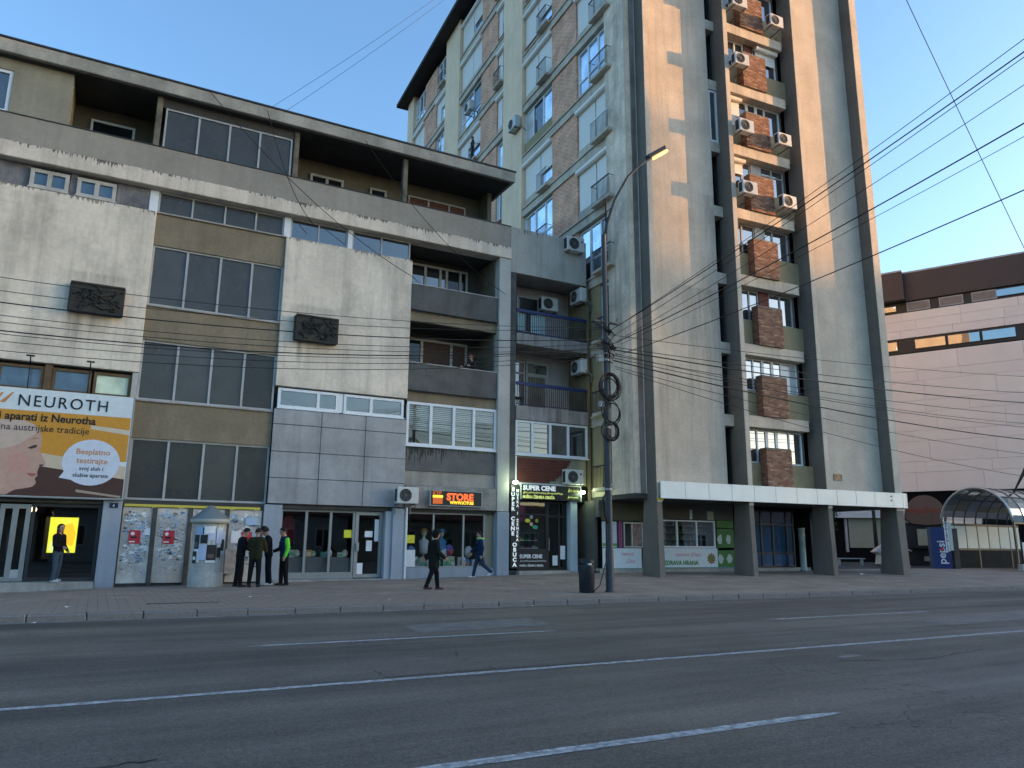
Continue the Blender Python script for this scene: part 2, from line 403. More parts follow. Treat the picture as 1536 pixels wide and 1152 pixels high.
crack([(4.6, 12.2), (4.7, 11.4), (4.75, 10.6), (4.55, 10.0), (4.6, 9.3), (4.5, 8.75)]); crack([(3.1, 9.5), (3.15, 9.2), (3.1, 8.85)]); crack([(3.1, 8.8), (4.5, 8.85), (6.5, 8.76), (8.5, 8.8)], .025); crack([(-.5, 6.3), (.3, 6.25), (.55, 6.3)], .05); crack([(9, 7.5), (10.5, 7.1), (12.2, 7.4)], .03); crack([(6, 16.9), (7.5, 15.9), (9.2, 15.6)], .03)
PATCHM = surf('asphalt_patch', (.16, .15, .14, 1), .25, 3, rough=.8, bump=.3, bscale=70)
MB().poly([(5.3, 14.2, .0025), (8.2, 14.6, .0025), (8.0, 13.2, .0025), (5.1, 12.9, .0025)]).build('asphalt_patch', PATCHM, ROAD); MB().poly([(15.5, 10.8, .0025), (19.5, 11.1, .0025), (19.6, 10.2, .0025), (15.4, 9.9, .0025)]).build('asphalt_patch', PATCHM, ROAD); MB().poly([(9.4, 7.8, .0025), (9.8, 7.85, .0025), (9.85, 7.7, .0025), (9.4, 7.66, .0025)]).build('asphalt_patch', surf('pale_patch', (.2, .19, .18, 1), .2, 3), ROAD)
def stripe(x0, x1, y, wd):
    random.seed(int(x0*10+y*7)); n = max(6, int((x1-x0)*6)); a = []; b_ = []
    for i in range(n+1):
        x = x0+(x1-x0)*i/n; e = min(1, i/2, (n-i)/2)
        a.append((x, y-wd/2*(e*.8+.2)+random.uniform(-.006, .006), .004)); b_.append((x, y+wd/2*(e*.8+.2)+random.uniform(-.006, .006), .004))
    mb = MB()
    for i in range(n): mb.poly([a[i], a[i+1], b_[i+1], b_[i]])
    return mb
struct('centre_line', stripe(-60, 120, 8.66, .13), PAINT)
for x0, x1, y in ((2.15, 7.5, 12.25), (12.7, 18.35, 12.28), (23.6, 29, 12.28), (-9.2, -3.6, 12.2), (.6, 6.3, 5.22), (-10, -4.5, 5.22), (11.8, 17.4, 5.22)):
    struct('lane_dash', stripe(x0, x1, y, .14), PAINT)
# pavement: bedding sheet, slabs proud of it
bed = MB(); xs_ = [-40+2*i for i in range(61)]; ys_ = [17.72, 20, 22, 24, 25.7, 27.4, 30, 40, 60]
for i in range(len(xs_)-1):
    for j in range(len(ys_)-1):
        bed.poly([(x, y, zp(x, y)-.012) for x, y in ((xs_[i], ys_[j]), (xs_[i+1], ys_[j]), (xs_[i+1], ys_[j+1]), (xs_[i], ys_[j+1]))])
PAVEBED = surf('paving_joint', (.06, .058, .056, 1), .2, 2.)
PAVE = surf('paving_slab', (.27, .22, .18, 1), .22, .9, rough=.85, blotch=.35, dirt=(.15, .125, .105, 1), bump=.2)
pav = struct('pavement', bed, PAVEBED)
TS_ = .4
tiles = []
for j in range(24):
    y0 = 17.74+j*TS_
    if y0 > 27.25: break
    for i in range(160):
        x0 = -8+i*TS_+(.2 if j % 2 else 0)
        if x0 > 46: break
        d = math.hypot(x0, y0); ang = math.atan2(x0, y0)
        if -.16 < ang < 1.12: tiles.append((d, x0, y0))
tiles.sort()
tm = []
for k in range(6):
    random.seed(k); g = .005
    mb = MB(); h = .012
    mb.box(g, TS_-g, g, TS_-g, 0, h); tm.append(mb.mesh('paving_slab', PAVE))
random.seed(3)
for d, x0, y0 in tiles[:300]:
    o = ob('paving_slab', random.choice(tm), pav, (x0, y0, zp(x0+.2, y0+.2)-.011+random.uniform(0, .003)))
mb = MB(); g = .005
for d, x0, y0 in tiles[300:]:
    q = random.uniform(-.001, .003); c4 = [(x0+g, y0+g), (x0+TS_-g, y0+g), (x0+TS_-g, y0+TS_-g), (x0+g, y0+TS_-g)]
    t4 = [(x, y, zp(x, y)+q) for x, y in c4]; b4 = [(x, y, zp(x, y)-.013) for x, y in c4]
    mb.add(t4+b4, [(0, 1, 2, 3), (0, 4, 5, 1), (1, 5, 6, 2), (2, 6, 7, 3), (3, 7, 4, 0)])
o = mb.build('paving_slabs', PAVE, pav); o['kind'] = 'stuff'
# kerb of separate stones
KERB = surf('kerb_concrete', (.2, .19, .18, 1), .25, 1.2, streak=.3, dirt=(.05, .05, .05, 1), bump=.35, bscale=30)
kerb = struct('kerb', MB().box(-40, 80, 17.46, 17.70, -.02, .1), surf('kerb_joint', (.05, .05, .05, 1)))
km = [MB().bbox(0, .985, 0, .27, -.02, .128+.002*k, b=.018).mesh('kerb_stone', KERB) for k in range(3)]
random.seed(5)
for i in range(-10, 62):
    ob('kerb_stone', random.choice(km), kerb, (i+.01, 17.43+random.uniform(-.008, .008), random.uniform(-.006, .006)), (0, 0, random.uniform(-.006, .006)))
GUT = surf('gutter_dust', (.19, .19, .18, 1), .3, 2., blotch=.6, dirt=(.08, .08, .08, 1))
struct('gutter', MB().poly([(-40, 17.2, .004), (80, 17.2, .004), (80, 17.44, .008), (-40, 17.44, .008)]), GUT)

# ================================================================== LEFT BUILDING
D = 27.5
B = thing('office_building', 'long stained white and ochre four storey building with dark glazed bays, on the left', 'building', (0, D, 0))
XL, XR = -9., 14.55
part('rear_wall', CORE, B, (XL, XR-.02, 2.3, 12, 2.9, 13.6))
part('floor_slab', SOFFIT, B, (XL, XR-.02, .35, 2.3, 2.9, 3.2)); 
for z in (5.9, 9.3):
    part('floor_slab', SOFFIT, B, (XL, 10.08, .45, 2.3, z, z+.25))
part('partition_wall', CORE, B, (.5, .66, .45, 2.3, 3.2, 13.5), (5.12, 5.3, .45, 2.3, 3.2, 13.5), (9.92, 10.1, .3, 2.3, 3.2, 13.5))
part('render_panel', WHITE_PL, B, (XL, .68, 0, .45, 7.0, 12.72), b=.015)
part('render_panel', WHITE_PL, B, (5.1, 10.1, 0, .45, 7.04, 12.72), b=.015)
part('roof_ledge', LEDGE, B, (XL, XR, -.16, .5, 13.58, 14.12), b=.02)
PIL = surf('pale_pilaster', (.5, .48, .44, 1), .15, .7, streak=.3, dirt=(.22, .21, .19, 1), blotch=.25)
part('pilaster', PIL, B, (14.0, XR, -.1, 2.3, 2.82, 13.577), b=.015)
for z0, z1 in ((4.85, 6.06), (8.17, 9.33), (11.54, 12.68)):
    part('spandrel', TAN, B, (.685, 5.095, .1, .45, z0, z1))
    part('sill', GREYC, B, (.69, 5.09, .03, .4, z1+.002, z1+.05))
mul = (1.82, 2.92, 4.0)
for z0, z1 in ((2.84, 4.85), (6.12, 8.17), (9.39, 11.54)):
    window(B, 'y', .69, 5.09, z0, z1-.002, .16, mul, MULL, [[GDUST2, GDUST2, GDUST, GDUST2], [GDUST, GDUST3, GDUST, GDUST2], [GDUST3, GDUST, GDUST, GDUST3]][int(z0/3.3)], .065, .1)
# strip of small windows under the ledge
GREYB = surf('mottled_board', (.15, .15, .16, 1), .4, 2.2, streak=.5, dirt=(.4, .38, .4, 1), bump=.05, smul=(3, 3, .8))
part('infill_board', GREYB, B, (XL, -3.15, .2, .4, 12.74, 13.56), (-2.0, -1.8, .2, .4, 12.74, 13.56), (-.6, .42, .2, .4, 12.74, 13.56))
part('infill_board', PVC, B, (.42, .7, .17, .4, 12.74, 13.56), (5.02, 5.26, .17, .4, 12.74, 13.56), (7.46, 7.64, .17, .4, 12.74, 13.56))
for a, b_ in ((-3.13, -2.02), (-1.79, -.62)):
    window(B, 'y', a, b_, 12.78, 13.45, .1, ((a+b_)/2,), OLDWOOD, GBLUE, .12, .12, sill=.1)
window(B, 'y', .71, 5.01, 12.75, 13.56, .22, mul, MULL, GDUST, .05, .08)
window(B, 'y', 5.27, 7.45, 12.75, 13.56, .22, (6.33,), MULL, GMID, .05, .08)
window(B, 'y', 7.65, 10.05, 12.75, 13.56, .22, (8.84,), MULL, GMID, .05, .08)
part('sill', GREYC, B, (.69, 5.09, .02, .3, 12.69, 12.735))
# terrace storey
part('terrace_floor', CORE, B, (XL, XR-.03, .2, 12, 13.62, 14.2))
part('terrace_parapet', PARAPET, B, (XL, XR-.01, -.06, .12, 14.122, 15.1), b=.01)
part('parapet_cap', DGREY, B, (XL, XR, -.09, .15, 15.1, 15.13))
part('terrace_wall', OLIVE, B, (XL, -5.35, .16, 2.1, 14.2, 17.15), (-5.35, -4.0, .16, 2.1, 14.2, 15.2), (-5.35, -4.0, .16, 2.1, 16.72, 17.15), (-4.0, -2.3, .16, 2.1, 14.2, 17.15))
window(B, 'y', -5.34, -4.01, 15.21, 16.71, .2, (-4.68,), PVC, GMID, .1, .1)
BACKW = surf('terrace_back_wall', (.15, .135, .1, 1), .15, .8, streak=.2, dirt=(.06, .055, .045, 1))
part('terrace_back_wall', BACKW, B, (-2.3, 14.2, 2.15, 2.5, 14.2, 17.15))
part('end_wall', BACKW, B, (14.0, 14.2, 1.2, 2.14, 14.2, 17.15))
window(B, 'y', -1.75, -.3, 15.15, 16.65, 2.05, (), PVC, GDARK, .08, .09)
window(B, 'y', 6.25, 7.65, 15.0, 16.52, 2.05, (6.95,), OLDWOOD, GDARK, .1, .09)
window(B, 'y', 8.8, 9.55, 15.0, 16.5, 2.05, (), OLDWOOD, GDARK, .09, .09)
window(B, 'y', 10.55, 13.3, 15.0, 16.55, 2.05, (11.5, 12.5), OLDWOOD, surf('red_brown_shutter', (.14, .05, .03, 1), .2, 6, rough=.6), .06, .09)
RUSTP = surf('rust_stained_post', (.16, .145, .11, 1), .4, 3, streak=.6, dirt=(.05, .03, .02, 1), bump=.2)
for x in (.4, 5.25, 9.7):
    part('post', RUSTP, B, (x-.1, x+.1, .14, .36, 14.2, 17.15), b=.02)
part('glazing_head', SOFFIT, B, (.5, 5.15, .2, .4, 16.78, 17.15))
window(B, 'y', .62, 5.1, 14.9, 16.775, .2, (1.75, 2.82, 3.9), MULL, GDUST, .06, .08)
part('roof_slab', ROOFC, B, (XL, 14.66, -.22, 12, 17.152, 17.62), b=.02)
part('roof_cap', DGREY, B, (XL, 14.69, -.26, 12.02, 17.622, 17.68))
part('roof_soffit', SOFFIT, B, (XL+.1, 14.5, -.05, 11.9, 17.13, 17.15))
# loggias
LX0, LX1 = 10.102, 13.998
for i, (zt, zb, zs) in enumerate(((11.74, 10.67, 10.25), (8.5, 7.4, 6.98))):
    part('loggia_parapet', ROUGH, B, (LX0, LX1, .0, .16, zb, zt), b=.01)
    part('parapet_cap', MULL, B, (LX0, LX1, -.03, .19, zt+.001, zt+.03))
    part('slab_edge', TAN, B, (LX0, LX1, .12, .3, zs, zb-.002))
    part('loggia_floor', SOFFIT, B, (LX0, LX1, .3, 2.28, zs+.02, zb-.1))
    m_ = MB(); m_.tube([(LX0+.1, -.06, zb-.02), (LX1-.15, -.06, zb-.02)], .022)
    for x in (LX0+.12, LX1-.2): m_.tube([(x, .06, zb), (x, -.09, zb)], .03)
    m_.build('drain_pipe', DGREY, B)
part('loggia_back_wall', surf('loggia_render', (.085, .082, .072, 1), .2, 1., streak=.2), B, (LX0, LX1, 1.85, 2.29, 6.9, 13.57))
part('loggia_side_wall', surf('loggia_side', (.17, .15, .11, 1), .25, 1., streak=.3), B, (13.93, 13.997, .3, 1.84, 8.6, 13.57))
window(B, 'y', 10.2, 13.35, 11.9, 13.35, 1.75, (10.7, 11.35, 12.05, 12.35, 13.0), OLDWOOD, [GDARK, GMID, GMID, GMID, GDARK, GDARK], .09, .09)
window(B, 'y', 10.2, 13.4, 8.0, 10.03, 1.75, (11.3, 12.65), OLDWOOD, [GDARK, SHUTB, SHUTB], .1, .09)
window(B, 'y', LX0, LX1, 5.24, 6.95, .03, (11.12, 12.1, 12.98), PVC, SGLASS, .1, .09, sill=.06)
part('room_back', CORE, B, (LX0, LX1, .5, .6, 5.2, 6.95))
for a, b_, z in ((10.22, 11.05, 5.85), (11.2, 12.0, 5.8), (12.2, 12.9, 5.5), (13.07, 13.87, 6.35)):   # striped day-night blinds just behind the panes
    mb = MB(); n = int((6.9-z)/.075)
    for k in range(n): mb.box(a-.05, b_+.05, .16, .164, 6.9-(k+1)*.075+.024, 6.9-k*.075)
    mb.build('striped_blind', plain('white_fabric', (.62, .62, .58, 1), .8), B)
part('spandrel', surf('grey_stained_spandrel', (.15, .15, .145, 1), .2, 1., drip=(5.18, .9, .8), dirt=(.03, .03, .028, 1), bump=.5, bscale=25), B, (LX0, LX1, .05, .4, 4.28, 5.19))
part('slab_edge', GREYC, B, (LX0, LX1, .1, .4, 3.72, 4.275))
PEEL = surf('peeling_concrete', (.3, .285, .26, 1), .35, 1.4, streak=.55, dirt=(.09, .085, .08, 1), blotch=.5, bump=.3)
part('shop_fascia', PEEL, B, (10.12, 13.997, -.08, .4, 2.84, 3.7), b=.02)
# low window band and metal cladding
window(B, 'y', 5.22, 7.42, 6.26, 6.98, .06, (6.67,), PVC, GMID, .1, .09, sill=.08)
window(B, 'y', 7.62, 9.98, 6.26, 6.98, .06, (8.68,), PVC, GMID, .1, .09, sill=.08)
part('infill_board', PVC, B, (7.43, 7.61, .09, .3, 6.26, 6.98))
part('cladding_back', DARK, B, (5.12, 10.08, .02, .3, 2.86, 6.2))
cx = (5.1, 6.82, 8.48, 10.1); cz = (6.2, 5.65, 4.68, 3.75, 2.85)
random.seed(11)
for i in range(3):
    for j in range(4):
        t = random.uniform(-.012, .012)
        mb = MB().bbox(cx[i]+.008, cx[i+1]-.008, -.035+t, .015, cz[j+1]+.008, cz[j]-.008, b=.012)
        mb.build('cladding_panel', METALP, B)
# windows above the billboard
for a, b_, g_ in ((-3.2, -1.98, GBLUE), (-1.75, -.66, GBLUE), (-.6, .5, LGREEN)):
    window(B, 'y', a, b_, 6.12, 6.9, .12, (), BROWNW, g_, .09, .1)
part('window_pier', BROWNW, B, (-1.97, -1.76, .08, .4, 6.12, 6.98)); part('window_pier', BROWNW, B, (XL, -3.21, .08, .4, 6.12, 6.98)); part('window_pier', PIL, B, (.51, .68, .05, .45, 2.84, 6.99))
part('spandrel', GREYC, B, (XL, .505, .1, .4, 2.8, 6.1))
# ground floor: piers, shop fronts, poster wall
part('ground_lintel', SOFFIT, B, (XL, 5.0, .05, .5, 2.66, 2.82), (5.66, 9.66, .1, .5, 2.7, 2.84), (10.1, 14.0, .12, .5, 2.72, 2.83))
for x0, x1, y0, zb in ((.1, .64, -.04, -.1), (5.02, 5.64, -.02, .0), (9.68, 10.16, -.06, .1), (14.02, 14.56, -.12, .15)):
    part('pier', BLUEGREY, B, (x0, x1, y0, .7, zb, 2.815 if x0 < 14 else 2.8), b=.015)
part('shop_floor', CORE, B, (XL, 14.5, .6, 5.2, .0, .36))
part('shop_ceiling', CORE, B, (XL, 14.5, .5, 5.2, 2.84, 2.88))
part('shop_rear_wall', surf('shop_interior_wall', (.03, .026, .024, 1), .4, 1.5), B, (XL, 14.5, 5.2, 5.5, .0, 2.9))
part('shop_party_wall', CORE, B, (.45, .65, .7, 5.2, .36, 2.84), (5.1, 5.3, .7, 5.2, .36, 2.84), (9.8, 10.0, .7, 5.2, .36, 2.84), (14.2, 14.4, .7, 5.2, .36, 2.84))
STEP = surf('step_concrete', (.33, .33, .31, 1), .25, 2, streak=.3)
part('step', STEP, B, (XL, .09, -.28, .6, -.2, .3), b=.015)
part('step', STEP, B, (5.45, 9.9, -.12, .6, .05, .27), b=.01)
# hearing-aid shop front
window(B, 'y', XL, -2.65, .32, 2.64, .2, (-5.2,), ALU, SGLASS, .08, .08, name='shop_window')
d = window(B, 'y', -2.62, -1.82, .32, 2.6, .18, (-2.22,), ALU, SGLASS, .13, .08, name='door')
part('door_panel', plain('pale_door_panel', (.4, .42, .43, 1)), d, (-2.15, -1.94, .17, .2, .42, .66))
part('door_handle', BLACKM, d, (-2.34, -2.3, .1, .17, 1.2, 1.75))
window(B, 'y', -1.8, .08, .32, 2.64, .2, (), DGREY, SGLASS, .09, .08, name='shop_window')
# clothes shop front
window(B, 'y', 5.66, 8.36, .42, 2.7, .32, (6.58, 7.46), ALU, SGLASS, .08, .08, name='shop_window')
part('window_plinth', ALU, B, (5.66, 8.36, .3, .5, .28, .418))
d = window(B, 'y', 8.37, 9.42, .3, 2.68, .3, (), ALU, SGLASS, .13, .08, name='door')
part('door_handle', ALU, d, (8.42, 8.52, .22, .3, 1.25, 1.55))
for x, z, w_, h_ in ((8.75, 1.75, .3, .22), (9.12, 1.6, .16, .8), (8.82, 1.25, .22, .38), (8.48, .42, .24, .4)):
    part('notice', WPAPER, d, (x, x+w_, .33, .335, z, z+h_))
part('notice', YEL, B, (7.98, 8.3, .36, .365, 1.72, 2.0))
part('door_reveal', BLUEGREY, B, (9.43, 9.675, .02, .6, .27, 2.7))
# toy and bag shop front
window(B, 'y', 10.3, 13.66, .64, 2.72, .26, (11.45, 12.72), ALU, SGLASS, .06, .08, name='shop_window')
part('window_plinth', BLUEGREY, B, (10.17, 14.01, .1, .5, .0, .635))
part('window_post', surf('cream_post', (.33, .29, .2, 1), .1), B, (10.17, 10.29, .2, .5, .64, 2.72), (13.67, 14.0, .25, .5, .64, 2.72))
part('drain_pipe', PVC, B, (10.17, 10.25, -.12, -.05, .2, 2.85), b=.02)
part('notice', YEL, B, (10.3, 10.68, .235, .24, 1.55, 1.85))
part('notice', WPAPER, B, (10.26, 10.72, .235, .24, .68, 1.3))
# poster wall, four boards between posts
TORN = surf('poster_board', (.58, .54, .48, 1), .35, 2.2, streak=.3, blotch=.4, dirt=(.12, .11, .1, 1), drip=None, bump=.3)
for a, b_ in ((.68, 1.55), (1.68, 2.62), (2.76, 3.78), (3.92, 4.98)):
    bd = part('poster_board', TORN, B, (a, b_, .06, .12, .22, 2.6), b=.008)
    random.seed(int(a*100)); pm_ = [WPAPER, plain('torn_blue_paper', (.35, .47, .58, 1), .85), plain('torn_grey_paper', (.45, .47, .46, 1), .85), plain('torn_dark_paper', (.04, .05, .07, 1), .85), plain('torn_tan_paper', (.3, .24, .17, 1), .85), plain('torn_faded_blue', (.16, .25, .36, 1), .85)]
    sc_ = MB()
    for k in range(520):
        x = random.uniform(a+.08, b_-.08); z = random.choice([random.gauss(2.2, .22), random.gauss(1.75, .15), random.gauss(1.1, .25), random.uniform(.5, 2.4)])
        if not .45 < z < 2.5: continue
        s_ = random.uniform(.008, .04) if random.random() < .93 else random.uniform(.05, .11); n = random.randint(4, 7); yy = .0588-.00004*k
        sc_.poly([(min(b_, max(a, x+s_*random.uniform(.4, 1.5)*math.cos(2*math.pi*q/n))), yy, z+s_*random.uniform(.3, .8)*math.sin(2*math.pi*q/n)) for q in range(n)], random.choice([0, 0, 1, 1, 1, 2, 2, 2, 2, 3, 4, 5]))
    for k in range(34):
        x = random.uniform(a+.12, b_-.12); z = random.choice([random.gauss(2.28, .1), random.gauss(1.85, .12), random.gauss(1.2, .14)]); s_ = random.uniform(.05, .13); n = random.randint(7, 12); yy = .0595-.00001*k
        sc_.poly([(min(b_, max(a, x+s_*random.uniform(.5, 1.6)*math.cos(2*math.pi*q/n))), yy, min(2.55, z+s_*random.uniform(.35, 1.)*math.sin(2*math.pi*q/n))) for q in range(n)], random.choice([0, 0, 1, 1, 2, 5]))
    so_ = sc_.build('torn_paper', pm_, bd); so_['kind'] = 'stuff'
BRK = surf('dark_post', (.09, .085, .08, 1), .3, 3)
part('board_post', BRK, B, (.65, .677, .04, .4, .1, 2.66), (1.556, 1.674, .0, .4, .1, 2.66), (2.625, 2.755, .0, .4, .1, 2.66), (3.785, 3.915, .0, .4, .1, 2.66), (4.985, 5.015, .04, .4, .1, 2.66))
part('wall_base', BRK, B, (.64, 5.015, .125, .6, -.1, 2.66))
YT = plain('yellow_tape', (.6, .5, .08, 1), .6)
mb = MB(); random.seed(2); xs2 = [.7+i*.2 for i in range(22)]
for i in range(21):
    a, b_ = xs2[i], xs2[i+1]; h0 = .04+.05*abs(math.sin(i*1.7))*(i % 4 == 0); mb.poly([(a, -.006, 2.66-h0), (b_, -.006, 2.66-.04), (b_, -.006, 2.7), (a, -.006, 2.7)])
mb.build('yellow_tape', YT, B)
def poster(x, z, w_, h_, par, y=.034, blobs=1):
    p = part('poster', REDP, par, (x, x+w_, y, y+.004, z, z+h_))
    mb = MB(); mb.lathe([(0, 0), (w_*.17, 0)], n=12); me = mb.mesh('poster_print', WPAPER)
    ob('poster_print', me, p, (x+w_*.32, y-.001, z+h_*.75), (R(90), 0, 0))
    part('poster_print', WPAPER, p, (x+w_*.06, x+w_*.55, y-.0015, y-.0005, z+h_*.1, z+h_*.2))
    part('poster_print', BLACKM, p, (x+w_*.2, x+w_*.7, y-.002, y-.0005, z+h_*.4, z+h_*.54)); return p
for x in (.92, 1.92, 4.35):
    pr = poster(x, 1.45, .34, .42, B); pr['label'] = 'red poster with white disc pasted on the board'
part('poster', WPAPER, B, (1.36, 1.53, .03, .034, 1.72, 1.9)); part('poster', WPAPER, B, (4.02, 4.32, .03, .034, 1.5, 1.9)); part('poster', plain('pale_blue_paper', (.4, .52, .68, 1)), B, (4.45, 4.85, .03, .034, 2.1, 2.35))
part('utility_box', surf('tagged_box', (.42, .4, .36, 1), .3, 6, blotch=.6, dirt=(.3, .1, .09, 1)), B, (3.86, 4.2, -.14, -.005, .5, 1.3), b=.01)
# reliefs
RELM = surf('relief_stone', (.045, .045, .04, 1), .3, 3, bump=.4)
for n_, (x0, lab) in enumerate(((-1.58, 'dark carved relief block on the white wall panel above the billboard'), (5.58, 'dark carved relief block on the white wall panel above the metal cladding'))):
    t = thing('wall_relief', lab, 'relief', (x0, D-.3, 8.75), 0)
    part('backing', RELM, t, (0, 1.6, 0, .297, 0, .95), b=.03)
    random.seed(20+n_); mb = MB()
    for k in range(26):
        x = random.uniform(.15, 1.35); z = random.uniform(.14, .75); pts = [(x, -.02, z)]
        for q in range(4): pts.append((min(1.5, max(.08, pts[-1][0]+random.uniform(-.12, .2))), -.02, min(.87, max(.08, pts[-1][2]+random.uniform(-.14, .14)))))
        mb.tube(pts, .028, 5)
    mb.box(.02, 1.58, -.05, -.001, .9, .96); mb.box(.02, 1.58, -.05, -.001, -.01, .05)
    mb.build('carving', RELM, t)

# ================================================================== NARROW INFILL BUILDING
S3 = thing('infill_house', 'narrow grey infill building with blue balcony rails between the long block and the tower', 'building', (14.56, D, 0))
part('rear_wall', CORE, S3, (0, 5.2, 1.75, 9, 0, 15.1))
GRYW = surf('stained_grey_parapet', (.46, .43, .38, 1), .14, .7, streak=.35, drip=(15.15, .9, .75), dirt=(.12, .12, .115, 1))
part('roof_parapet', GRYW, S3, (.004, 3.92, -.02, .2, 13.06, 15.14), b=.01)
part('side_parapet', GRYW, S3, (.004, .2, .202, 6, 13.06, 15.12), (3.72, 3.9, .202, 6, 13.06, 15.12))
part('roof_deck', GREYC, S3, (.2, 3.72, .2, 9, 13.1, 13.4))
DCON = surf('dark_rough_edge', (.1, .1, .095, 1), .3, 2, bump=.6, bscale=25)
part('edge_wall', DCON, S3, (.004, .3, -.0, 1.74, 3.95, 13.055))
SLABM = surf('stained_slab_edge', (.33, .3, .28, 1), .2, 1.5, streak=.8, dirt=(.07, .06, .055, 1), smul=(3.5, 3.5, .2))
PINKW = surf('balcony_back_wall', (.42, .37, .35, 1), .12, 1., streak=.15)
part('balcony_back_wall', PINKW, S3, (.3, 3.9, 1.5, 1.74, 3.95, 13.05))
part('balcony_side_wall', surf('ochre_side', (.2, .16, .09, 1), .15, 1.), S3, (3.9, 4.05, .0, 1.74, 3.3, 13.05))
for zt, zb, rz in ((10.37, 9.88, 11.46), (7.22, 6.64, 8.25)):
    part('balcony_slab', SLABM, S3, (.31, 3.89, -.08, 1.49, zb, zt), b=.01)
    rl = part('balcony_rail', BLUERAIL, S3, (.31, 3.88, -.06, .0, rz-.14, rz), (.31, 3.88, -.05, -.01, zt+.06, zt+.09), b=.008)
    for i in range(34):
        x = .36+i*.104
        part('baluster', RAIL, rl, (x, x+.022, -.042, -.02, zt+.09, rz-.14))
window(S3, 'y', .32, 1.05, 10.4, 12.6, 1.42, (), OLDWOOD, GDARK, .07, .07); window(S3, 'y', 1.1, 2.25, 10.9, 12.6, 1.42, (), OLDWOOD, GDARK, .07, .07)
window(S3, 'y', .35, 1.55, 7.3, 9.55, 1.42, (.75,), OLDWOOD, GMID, .08, .07, trans=(9.0,)); window(S3, 'y', 1.6, 2.75, 7.3, 9.55, 1.42, (), OLDWOOD, [CURT, GMID], .08, .07, trans=(9.0,))
mb = MB(); random.seed(4)
for i in range(14): mb.box(1.7+i*.065, 1.75+i*.065, 1.40+.02*(i % 2), 1.41+.02*(i % 2), 7.4, 8.9)
mb.build('curtain', surf('beige_curtain', (.2, .17, .12, 1), .2, 3), S3)
tl = thing('laundry_towel', 'pale turquoise towel hanging inside the upper blue balcony rail', 'towel', (15.0, D+.06, 10.45))
mb = MB()
for k, (x0, x1) in enumerate(((0.0, .35), (.62, 1.35))):
    n = 8
    for i in range(n):
        a = x0+(x1-x0)*i/n; b_ = x0+(x1-x0)*(i+1)/n; ya = .03*math.sin(i*1.9); yb = .03*math.sin((i+1)*1.9)
        mb.poly([(a, ya, 0), (b_, yb, .02), (b_, yb*.5, .85), (a, ya*.5, .85)]); mb.poly([(a, ya+.012, 0), (b_, yb+.012, .02), (b_, yb*.5+.012, .85), (a, ya*.5+.012, .85)])
mb.build('cloth', plain('turquoise_cloth', (.42, .6, .62, 1), .9), tl)
window(S3, 'y', .31, 3.88, 5.18, 6.62, -.02, (1.11, 1.99, 2.89), PVC, GMID, .09, .1, sill=.05)
TRM = surf('red_brown_siding', (.13, .04, .03, 1), .2, 3, rough=.6)
part('bay_backing', surf('beige_panel', (.28, .26, .19, 1), .1, 1.), S3, (.34, 3.8, .03, .4, 4.02, 5.13))
for k in range(9):
    z0 = 4.06+k*.112; xr = 1.95+(3.0-1.95)*min(1, (k/8)**.6)
    mb = MB().bbox(.4, xr, -.02, .028, z0, z0+.104, b=.01); mb.build('siding_board', TRM, S3)
part('bay_trim', PVC, S3, (.31, .37, -.03, .05, 4.0, 5.12), (.31, 3.3, -.03, .05, 3.96, 4.02))
part('shop_lintel', DARK, S3, (.004, 3.9, .05, 1.5, 3.3, 3.95))
part('shop_side_wall', CORE, S3, (.004, .1, .2, 4, .3, 3.3), (2.88, 3.2, .3, 4, .3, 3.3)); part('shop_rear_wall', surf('shoe_shop_wall', (.03, .03, .035, 1)), S3, (.1, 2.88, 3.2, 3.4, .3, 3.3))
part('shop_floor', CORE, S3, (.004, 3.9, .0, 3.4, .2, .52)); part('step', GREYC, S3, (.35, 3.0, -.35, .2, .2, .5), b=.015)
window(S3, 'y', .46, 1.9, 1.3, 3.3, .1, (), BLACKM, SGLASS, .06, .08, name='shop_window', trans=(2.75,))
part('window_plinth', BLACKM, S3, (.46, 1.9, .08, .3, .52, 1.29))
d = window(S3, 'y', 1.92, 2.86, .53, 3.3, .14, (2.5,), BLACKM, SGLASS, .08, .08, name='door', trans=(2.7,))
part('door_handle', ALU, d, (1.97, 2.0, .08, .14, 1.3, 1.8)); part('notice', WPAPER, d, (2.55, 2.78, .125, .13, .95, 1.5)); part('notice', WPAPER, d, (2.2, 2.45, .18, .185, .7, 1.1))
part('pier', surf('pale_blue_pier', (.46, .53, .56, 1), .08, 1.), S3, (2.9, 3.24, -.14, .6, .25, 3.36), b=.015)
DDOOR = surf('dark_grey_door', (.05, .053, .056, 1), .2, 2, rough=.5)
dd = part('door', DDOOR, S3, (3.26, 4.62, .9, .98, .4, 2.35)); part('door_pane', GDARK, dd, (3.7, 4.05, .89, .899, 1.25, 2.2)); part('notice', WPAPER, dd, (3.8, 3.98, .885, .889, 1.75, 1.92)); part('door_frame', BLACKM, dd, (3.24, 3.32, .8, .99, .4, 3.2), (4.52, 4.66, .8, .99, .4, 3.2), (3.3, 4.6, .85, .99, 2.36, 2.44))
part('entrance_transom', plain('warm_transom', (.45, .4, .32, 1), .6), S3, (3.32, 4.4, .92, .98, 2.75, 3.1))

